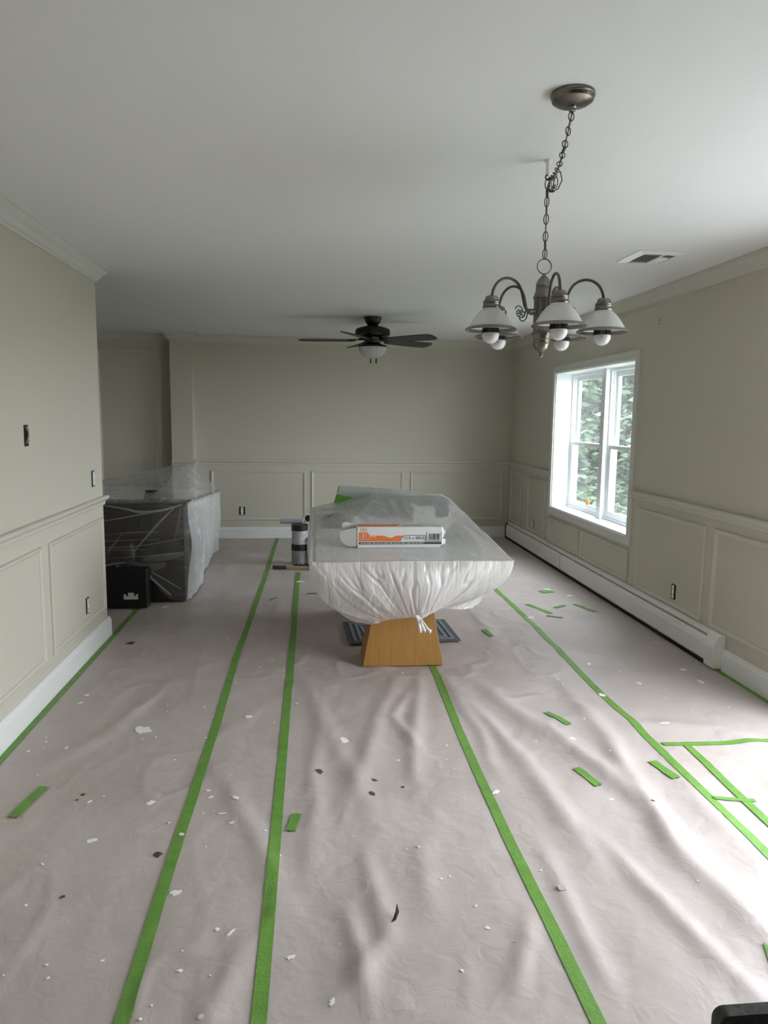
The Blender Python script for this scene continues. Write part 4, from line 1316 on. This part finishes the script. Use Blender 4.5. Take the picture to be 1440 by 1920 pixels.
CAP = [(0, 1.950), (.012, 1.950), (.021, 1.946), (.024, 1.938), (.0245, 1.932), (.030, 1.930), (.031, 1.926), (.029, 1.923), (.031, 1.920), (.029, 1.917), (.031, 1.914), (.0315, 1.906), (.030, 1.903), (0, 1.903)]
cap_me = mesh_of('socket_cap', MB().lathe([(r, z) for r, z in CAP], (AR, 0, 0), 28), 'nickel')
SH = [(.029, 1.905), (.034, 1.900), (.046, 1.890), (.059, 1.874), (.070, 1.857), (.078, 1.842), (.083, 1.836), (.081, 1.834), (.075, 1.841), (.067, 1.855), (.056, 1.871), (.043, 1.887), (.031, 1.897), (.026, 1.902)]
shade_me = mesh_of('glass_shade', MB().lathe(SH, (AR, 0, 0), 40), 'frost')
shrim_me = mesh_of('shade_rim', MB().lathe([(.079, 1.839), (.084, 1.838), (.092, 1.832), (.0945, 1.828), (.092, 1.826), (.084, 1.831), (.079, 1.833), (.079, 1.839)], (AR, 0, 0), 40), 'nickel')
bulb_prof = [(0, 1.781)] + [(.031 * math.sin(a), 1.811 - .031 * math.cos(a)) for a in [PI * k / 20 for k in range(1, 12)]] + [(.0305, 1.815), (.028, 1.818), (0, 1.820)]
bulb_me = mesh_of('bulb', MB().lathe(bulb_prof, (AR, 0, 0), 28), 'bulb')
neck_me = mesh_of('bulb_neck', MB().lathe([(.026, 1.818), (.024, 1.845), (.018, 1.858), (.014, 1.866), (.014, 1.902), (0, 1.902)], (AR, 0, 0), 24), 'bulb')
fm = MB()
for k in range(20):
    a = 2 * PI * k / 20
    ca, sa = math.cos(a), math.sin(a)
    for z_a, z_b, r_a, r_b in ((1.818, 1.852, .0325, .0275),):
        w_ = .0028
        vs = []
        for z_, rr in ((z_a, r_a), (z_b, r_b)):
            for ri in (rr - .006, rr):
                for s in (-1, 1):
                    vs.append((AR + ca * ri - sa * w_ * s, sa * ri + ca * w_ * s, z_))
        fm.add(vs, [(0, 1, 3, 2), (4, 6, 7, 5), (0, 4, 5, 1), (1, 5, 7, 3), (3, 7, 6, 2), (2, 6, 4, 0)])
fins_me = mesh_of('heat_sink', fm, 'fin', smooth=False)
for phi in (15, 87, 159, -129, -57):
    v = -fdir * math.cos(math.radians(phi)) + rdir * math.sin(math.radians(phi))
    mw = Matrix.Translation((HX, HY, 0)) @ Matrix.Rotation(math.atan2(v.y, v.x), 4, 'Z')
    a_o = inst('arm', arm_me, ch, mw)
    inst('arm_collar', collar_me, ch, mw)
    s_o = bpy.data.objects.new('scroll', scroll_me); COL.objects.link(s_o); s_o.parent = a_o; ROOT[s_o.name] = ROOT[ch.name]
    inst('socket_cap', cap_me, ch, mw)
    sh_o = inst('glass_shade', shade_me, ch, mw)
    r_o = bpy.data.objects.new('shade_rim', shrim_me); COL.objects.link(r_o); r_o.parent = sh_o; ROOT[r_o.name] = ROOT[ch.name]
    b_o = inst('bulb', bulb_me, ch, mw)
    for nm, me_ in (('bulb_neck', neck_me), ('heat_sink', fins_me)):
        k_o = bpy.data.objects.new(nm, me_); COL.objects.link(k_o); k_o.parent = b_o; ROOT[k_o.name] = ROOT[ch.name]
# canopy on the ceiling
KX, KY = .746, 2.195
obj('ceiling_canopy', MB().lathe([(0, H - .001), (.062, H - .001), (.063, H - .009), (.0615, H - .011), (.062, H - .014), (.058, H - .022), (.046, H - .030), (.028, H - .036), (.012, H - .039), (.010, H - .041), (.0095, H - .048), (.006, H - .050), (0, H - .050)], (KX, KY, 0), 44), 'nickel', ch, smooth=True, angle=28)
# chain: canopy -> hook with a little slack -> ring
hookz = 2.374
cA = [Vector((KX, KY, H - .052)).lerp(Vector((HX + .006, HY - .016, hookz - .004)), t_) + Vector((0, 0, -.045 * math.sin(PI * t_) ** 1.0)) for t_ in [k / 40 for k in range(41)]]
cC = [Vector((HX, HY, lerp(hookz - .002, 2.097, k / 40))) for k in range(41)]
link_me = mesh_of('chain_link', MB().tube([(.0088 * math.cos(a), 0, .0185 * math.sin(a)) for a in [2 * PI * k / 16 for k in range(16)]], .0019, 6, closed=True), 'darknickel')
cord = obj('lamp_cord', MB().tube([p[:] for p in cA[:-1]] + [(HX + .012, HY - .010, hookz - .030)] + [p[:] for p in cC[3:]], .0019, 6), 'darknickel', ch, smooth=True)
def links(line, pitch=.0315):
    d_ = 0; out = []
    L = [0]
    for a, b in zip(line, line[1:]): L.append(L[-1] + (b - a).length)
    n_ = max(2, round(L[-1] / pitch))
    for k in range(n_):
        s_ = (k + .5) / n_ * L[-1]
        i = max(j for j in range(len(L)) if L[j] <= s_)
        i = min(i, len(line) - 2)
        f = (s_ - L[i]) / max(1e-9, L[i + 1] - L[i])
        p = line[i].lerp(line[i + 1], f); d = (line[i + 1] - line[i]).normalized()
        q_ = d.to_track_quat('Z', 'Y').to_matrix().to_4x4()
        out.append(Matrix.Translation(p) @ q_ @ Matrix.Rotation((PI / 2) * (k % 2) + .5 + rng.uniform(-.3, .3), 4, 'Z'))
    return out
chn = obj('chain', MB().tube([(KX, KY, H - .049), (KX, KY, H - .056)], .004, 8), 'darknickel', ch)
for mw in links(cA) + links(cC):
    o = bpy.data.objects.new('chain_link', link_me); COL.objects.link(o); o.parent = chn
    o.matrix_local = Matrix.Translation(-Vector(ROOT[ch.name])) @ mw
# slack links bunched at the hook
for k, (dx, dy, dz, rx) in enumerate([(.010, -.012, -.020, .6), (.018, -.016, -.034, 1.4), (.024, -.020, -.018, .2), (.013, -.010, -.044, 2.0), (.004, -.006, -.012, 1.0)]):
    o = bpy.data.objects.new('chain_link', link_me); COL.objects.link(o); o.parent = chn
    o.matrix_local = Matrix.Translation(-Vector(ROOT[ch.name])) @ Matrix.Translation((HX + dx, HY + dy, hookz + dz)) @ Matrix.Rotation(rx, 4, 'X') @ Matrix.Rotation(k * 1.1, 4, 'Z')
obj('cord_loop', MB().tube([(HX + .03, HY - .05, hookz + .012), (HX + .042, HY - .035, hookz - .012), (HX + .034, HY - .02, hookz - .038), (HX + .012, HY - .008, hookz - .046), (HX, HY, hookz - .03)], .0022, 8), 'darknickel', ch, smooth=True)
hk = thing('ceiling_hook', 'white swag hook in the ceiling holding the chandelier chain', 'hook', (HX, HY, hookz - .006))
obj('hook_stem', MB().lathe([(0, H - .0005), (.014, H - .0005), (.013, H - .006), (.008, H - .012), (.0075, H - .050), (0, H - .052)], (HX, HY, 0), 20), 'white', hk, smooth=True)
obj('hook_curl', MB().tube([(HX, HY, H - .048)] + [(HX + .008 * math.cos(a), HY, hookz + .006 + .009 * math.sin(a)) for a in [PI * .5 + PI * 1.5 * k / 10 for k in range(11)]], .003, 8), 'darknickel', hk, smooth=True)

# ------------------------------------------------------------------ ceiling fan
FX, FY = .572, 7.12
fn = thing('ceiling_fan', 'dark five-blade ceiling fan with frosted bowl light', 'ceiling fan', (FX, FY, 2.0))
obj('fan_canopy', MB().lathe([(0, H - .001), (.083, H - .001), (.083, H - .012), (.076, H - .03), (.066, H - .055), (.050, H - .072), (.030, H - .080), (0, H - .08)], (FX, FY, 0), 36), 'black', fn, smooth=True)
obj('motor_housing', MB().lathe([(0, 2.368), (.040, 2.368), (.055, 2.360), (.100, 2.348), (.145, 2.335), (.160, 2.325), (.166, 2.310), (.160, 2.300), (.166, 2.296), (.166, 2.278), (.155, 2.266), (.120, 2.256), (.095, 2.250), (.090, 2.225), (.075, 2.222), (.070, 2.20), (0, 2.20)], (FX, FY, 0), 44), 'black', fn, smooth=True)
obj('light_fitter', MB().lathe([(0, 2.205), (.060, 2.205), (.075, 2.195), (.110, 2.183), (.134, 2.176), (.137, 2.166), (.130, 2.160), (0, 2.160)], (FX, FY, 0), 40), 'black', fn, smooth=True)
obj('bowl_shade', MB().lathe([(.130, 2.163), (.133, 2.150), (.126, 2.125), (.108, 2.098), (.080, 2.076), (.045, 2.064), (.010, 2.061), (0, 2.061)], (FX, FY, 0), 40), 'frost', fn, smooth=True)
for dx in (-.028, .024):
    cyy = FY - .142
    c_ = obj('pull_chain', MB().tube([(FX + dx, FY - .125, 2.17), (FX + dx, cyy, 2.155), (FX + dx, cyy, 2.045)], .0014, 6), 'steel', fn)
    obj('pull_knob', MB().tube([(FX + dx, cyy, 2.046), (FX + dx, cyy, 2.040), (FX + dx, cyy, 2.005), (FX + dx, cyy, 2.0)], [.003, .006, .006, .004], 10), 'black', c_, smooth=True)
ob = [(.165, -.045), (.20, -.056), (.36, -.070), (.56, -.078), (.655, -.074), (.690, -.052), (.700, 0), (.690, .052), (.655, .074), (.56, .078), (.36, .070), (.20, .056), (.165, .045)]
blade_me = mesh_of('blade', MB().prism(ob, 'z', -.004, .004), 'blade', smooth=False)
br = MB()
br.prism([(.055, -.016), (.13, -.014), (.165, -.040), (.225, -.044), (.235, 0), (.225, .044), (.165, .040), (.13, .014), (.055, .016)], 'z', .004, .011)
br.tube([(.050, 0, .030), (.085, 0, .020), (.13, 0, .010)], [.018, .014, .010], 8)
brk_me = mesh_of('blade_bracket', br, 'black', smooth=False)
for k in range(5):
    a = math.radians(180 + 72 * k - 5.6)
    mw = Matrix.Translation((FX, FY, 2.222)) @ Matrix.Rotation(a, 4, 'Z') @ Matrix.Rotation(math.radians(-12), 4, 'X')
    b_ = inst('blade', blade_me, fn, mw)
    k_ = bpy.data.objects.new('blade_bracket', brk_me); COL.objects.link(k_); k_.parent = b_; ROOT[k_.name] = ROOT[fn.name]

# ------------------------------------------------------------------ ceiling vent
vt = thing('ceiling_vent', 'white square ceiling register with dark louvre gaps', 'vent', (1.942, 4.23, H - .014))
vx0, vx1, vy0, vy1 = 1.800, 2.084, 4.070, 4.390
vf = MB()
w_ = .045
def bev(mb, x0, x1, y0, y1):
    o_, i_ = [(x0, y0), (x1, y0), (x1, y1), (x0, y1)], [(x0 + w_, y0 + w_), (x1 - w_, y0 + w_), (x1 - w_, y1 - w_), (x0 + w_, y1 - w_)]
    vs = [(*p, H - .001) for p in o_] + [(*p, H - .004) for p in o_] + [(*p, H - .013) for p in i_] + [(*p, H - .001) for p in i_]
    fs = []
    for r_ in range(3):
        for k in range(4):
            fs.append((r_ * 4 + k, r_ * 4 + (k + 1) % 4, r_ * 4 + 4 + (k + 1) % 4, r_ * 4 + 4 + k))
    return mb.add(vs, fs)
obj('vent_frame', bev(vf, vx0, vx1, vy0, vy1), 'white', vt)
obj('vent_duct', MB().box(vx0 + .04, vx1 - .04, vy0 + .04, vy1 - .04, H - .003, H - .0012), 'dark', vt)
ax0, ax1, ay0, ay1 = vx0 + .046, vx1 - .046, vy0 + .046, vy1 - .046
xm = ax0 + .115
for k in range(6):
    xx = ax0 + .004 + k * .0205
    obj('louvre', MB().prism([(xx + .0085, H - .003), (xx + .0105, H - .003), (xx + .002, H - .012), (xx, H - .012)], 'y', ay0, ay1), 'white', vt)
for k in range(8):
    yy = ay0 + .004 + k * .029
    obj('louvre', MB().prism([(yy + .014, H - .003), (yy + .017, H - .003), (yy + .003, H - .012), (yy, H - .012)] if k < 3 else [(yy, H - .003), (yy + .004, H - .003), (yy + .026, H - .012), (yy + .022, H - .012)], 'x', xm + .012, ax1), 'white', vt)
obj('divider', MB().box(xm + .006, xm + .012, ay0, ay1, H - .013, H - .003), 'white', vt)

# ------------------------------------------------------------------ black chair in the near corner
cx0, cx1, cyb, czt = .450, .90, .70, .859
cr_ = thing('dining_chair', 'black speckled chair with brown back panel beside the camera', 'chair', (.67, .50, .012))
rr_ = .012
def rrect(x0, x1, z0, z1, r, n=6):
    p = []
    for cx_, cz_, a0 in ((x1 - r, z1 - r, 0), (x0 + r, z1 - r, 90), (x0 + r, z0 + r, 180), (x1 - r, z0 + r, 270)):
        for k in range(n + 1):
            a = math.radians(a0 + 90 * k / n); p.append((cx_ + r * math.cos(a), cz_ + r * math.sin(a)))
    return p
bkr = MB()
outer, inner = rrect(cx0, cx1, .50, czt, rr_), rrect(cx0 + .050, cx1 - .050, .56, czt - .012, .055)
nO = len(outer)
vs = [(x, cyb, z) for x, z in outer] + [(x, cyb, z) for x, z in inner] + [(x, cyb + .016, z) for x, z in outer] + [(x, cyb + .016, z) for x, z in inner]
fs = []
for k in range(nO):
    j = (k + 1) % nO
    fs += [(k, j, nO + j, nO + k), (2 * nO + j, 2 * nO + k, 3 * nO + k, 3 * nO + j), (j, k, 2 * nO + k, 2 * nO + j), (nO + k, nO + j, 3 * nO + j, 3 * nO + k)]
bkr.add(vs, fs)
obj('back_frame', bkr, 'chair', cr_)
obj('back_panel', MB().prism(rrect(cx0 + .049, cx1 - .049, .559, czt - .011, .056), 'y', cyb + .004, cyb + .012), 'chairin', cr_)
obj('seat', MB().box(cx0 - .005, cx1 + .005, cyb - .43, cyb + .0, .42, .47), 'chair', cr_, bevel=.01)
for a, b in ((cx0 + .02, cyb + .014), (cx1 - .02, cyb + .014)):
    obj('leg', MB().box(a - .02, a + .02, b - .014, b + .002, .012, .502), 'chair', cr_)
for a, b in ((cx0 + .02, cyb - .40), (cx1 - .02, cyb - .40)):
    obj('leg', MB().box(a - .02, a + .02, b - .02, b + .02, .012, .42), 'chair', cr_)

# ------------------------------------------------------------------ bits on the floor
lf = MB()
bz_ = hfs(.25, 2.04) + .006
lf.add([(.235, 2.02, bz_), (.250, 2.025, bz_ + .004), (.262, 2.05, bz_ + .010), (.258, 2.075, bz_ + .022), (.252, 2.055, bz_ + .012), (.243, 2.035, bz_ + .003),
        (.235, 2.02, bz_ - .002), (.250, 2.025, bz_ + .002), (.262, 2.05, bz_ + .008), (.258, 2.075, bz_ + .020), (.252, 2.055, bz_ + .010), (.243, 2.035, bz_ + .001)],
       [(0, 1, 5), (1, 2, 4, 5), (2, 3, 4), (6, 11, 7), (7, 11, 10, 8), (8, 10, 9), (0, 6, 7, 1), (1, 7, 8, 2), (2, 8, 9, 3), (3, 9, 10, 4), (4, 10, 11, 5), (5, 11, 6, 0)])
tag(obj('dry_leaf', lf, 'crumb'), 'tiny curled dark leaf on the near masking paper', 'leaf')
czz = hfs(.80, 2.14) + .002
tag(obj('paper_chip', MB().box(.788, .812, 2.125, 2.150, czz, czz + .0015), 'cardin'), 'small grey-brown chip by the tape line right of the table base', 'chip')

# ------------------------------------------------------------------ outside the window
struct('ground', MB().box(5.2, 40, -14, 44, -.6, -.45).box(XR + .25, 5.2, 4.6, 44, -.6, -.45), 'grass', label='lawn outside the window')
struct('patio', MB().box(XR + .25, 5.2, -14, 4.6, -.6, -.12), 'siding')
def tree(label, x, y, h, rad_, nleaf, seed, lm, lowz=.2):
    q = random.Random(seed)
    t_ = thing('tree', label, 'tree', (x, y, -.45), 'trees outside the window')
    obj('trunk', MB().tube([(x, y, -.45), (x + .05, y, h * .4), (x, y + .1, h * .8)], [.14, .10, .04], 8), 'bark', t_, smooth=True)
    mb = MB()
    vs, fs = [], []
    cl = []
    for k in range(110):
        zz = lowz + (h - lowz) * q.random()
        rmax = rad_ * (1 - .55 * max(0, (zz / h - .45) / .55))
        a = q.random() * 2 * PI; rr = rmax * math.sqrt(q.random())
        cl.append((x + rr * math.cos(a), y + rr * math.sin(a), zz, .16 + .20 * q.random()))
    R_ = np.random.RandomState(seed)
    K = np.array(cl)[R_.randint(0, len(cl), nleaf)]
    P = K[:, :3] + R_.normal(size=(nleaf, 3)) * K[:, 3:4] * np.array([1, 1, .7])
    P = P[P[:, 0] > XR + .7]
    n_ = R_.normal(size=P.shape); n_ /= np.linalg.norm(n_, axis=1)[:, None]
    a1 = np.cross(n_, [.3, .5, .81]); a1 /= np.linalg.norm(a1, axis=1)[:, None]
    a2 = np.cross(n_, a1)
    s_ = R_.uniform(.035, .075, len(P))[:, None]
    vs = np.stack([P + a1 * s_ * 1.4, P + a2 * s_ * .6, P - a1 * s_ * 1.4, P - a2 * s_ * .6], 1).reshape(-1, 3).tolist()
    fs = [(4 * i, 4 * i + 1, 4 * i + 2, 4 * i + 3) for i in range(len(P))]
    mb.add(vs, fs)
    obj('foliage', mb, lm, t_, fix=False)
tree('leafy green tree nearest the window', 4.95, 12.2, 4.6, 1.35, 36000, 1, 'leaf')
tree('leafy tree standing apart on the lawn toward the door', 10.4, 12.4, 5.0, 1.4, 16000, 2, 'leaf')
tree('yellow-green tree behind the nearest tree', 6.9, 17.4, 6.2, 1.6, 36000, 3, 'leaf2')
tree('tall green tree furthest out past the window', 9.6, 23.2, 8.5, 1.9, 34000, 4, 'leaf')
tree('dense tree by the house corner in the window background', 4.3, 23.4, 8.0, 1.6, 22000, 5, 'leaf2')
tree('outermost tree on the lawn beyond the window', 12.6, 17.6, 7.0, 1.6, 16000, 6, 'leaf')

sk = thing('window_sticker', 'small orange sticker low on the far window pane', 'sticker', (XW + .0145, 6.965, .655))
obj('sticker_face', MB().prism([(6.91, .655), (7.00, .650), (7.005, .715), (6.975, .745), (6.93, .735), (6.90, .70)], 'x', XW + .0135, XW + .0165), 'sticker', sk)
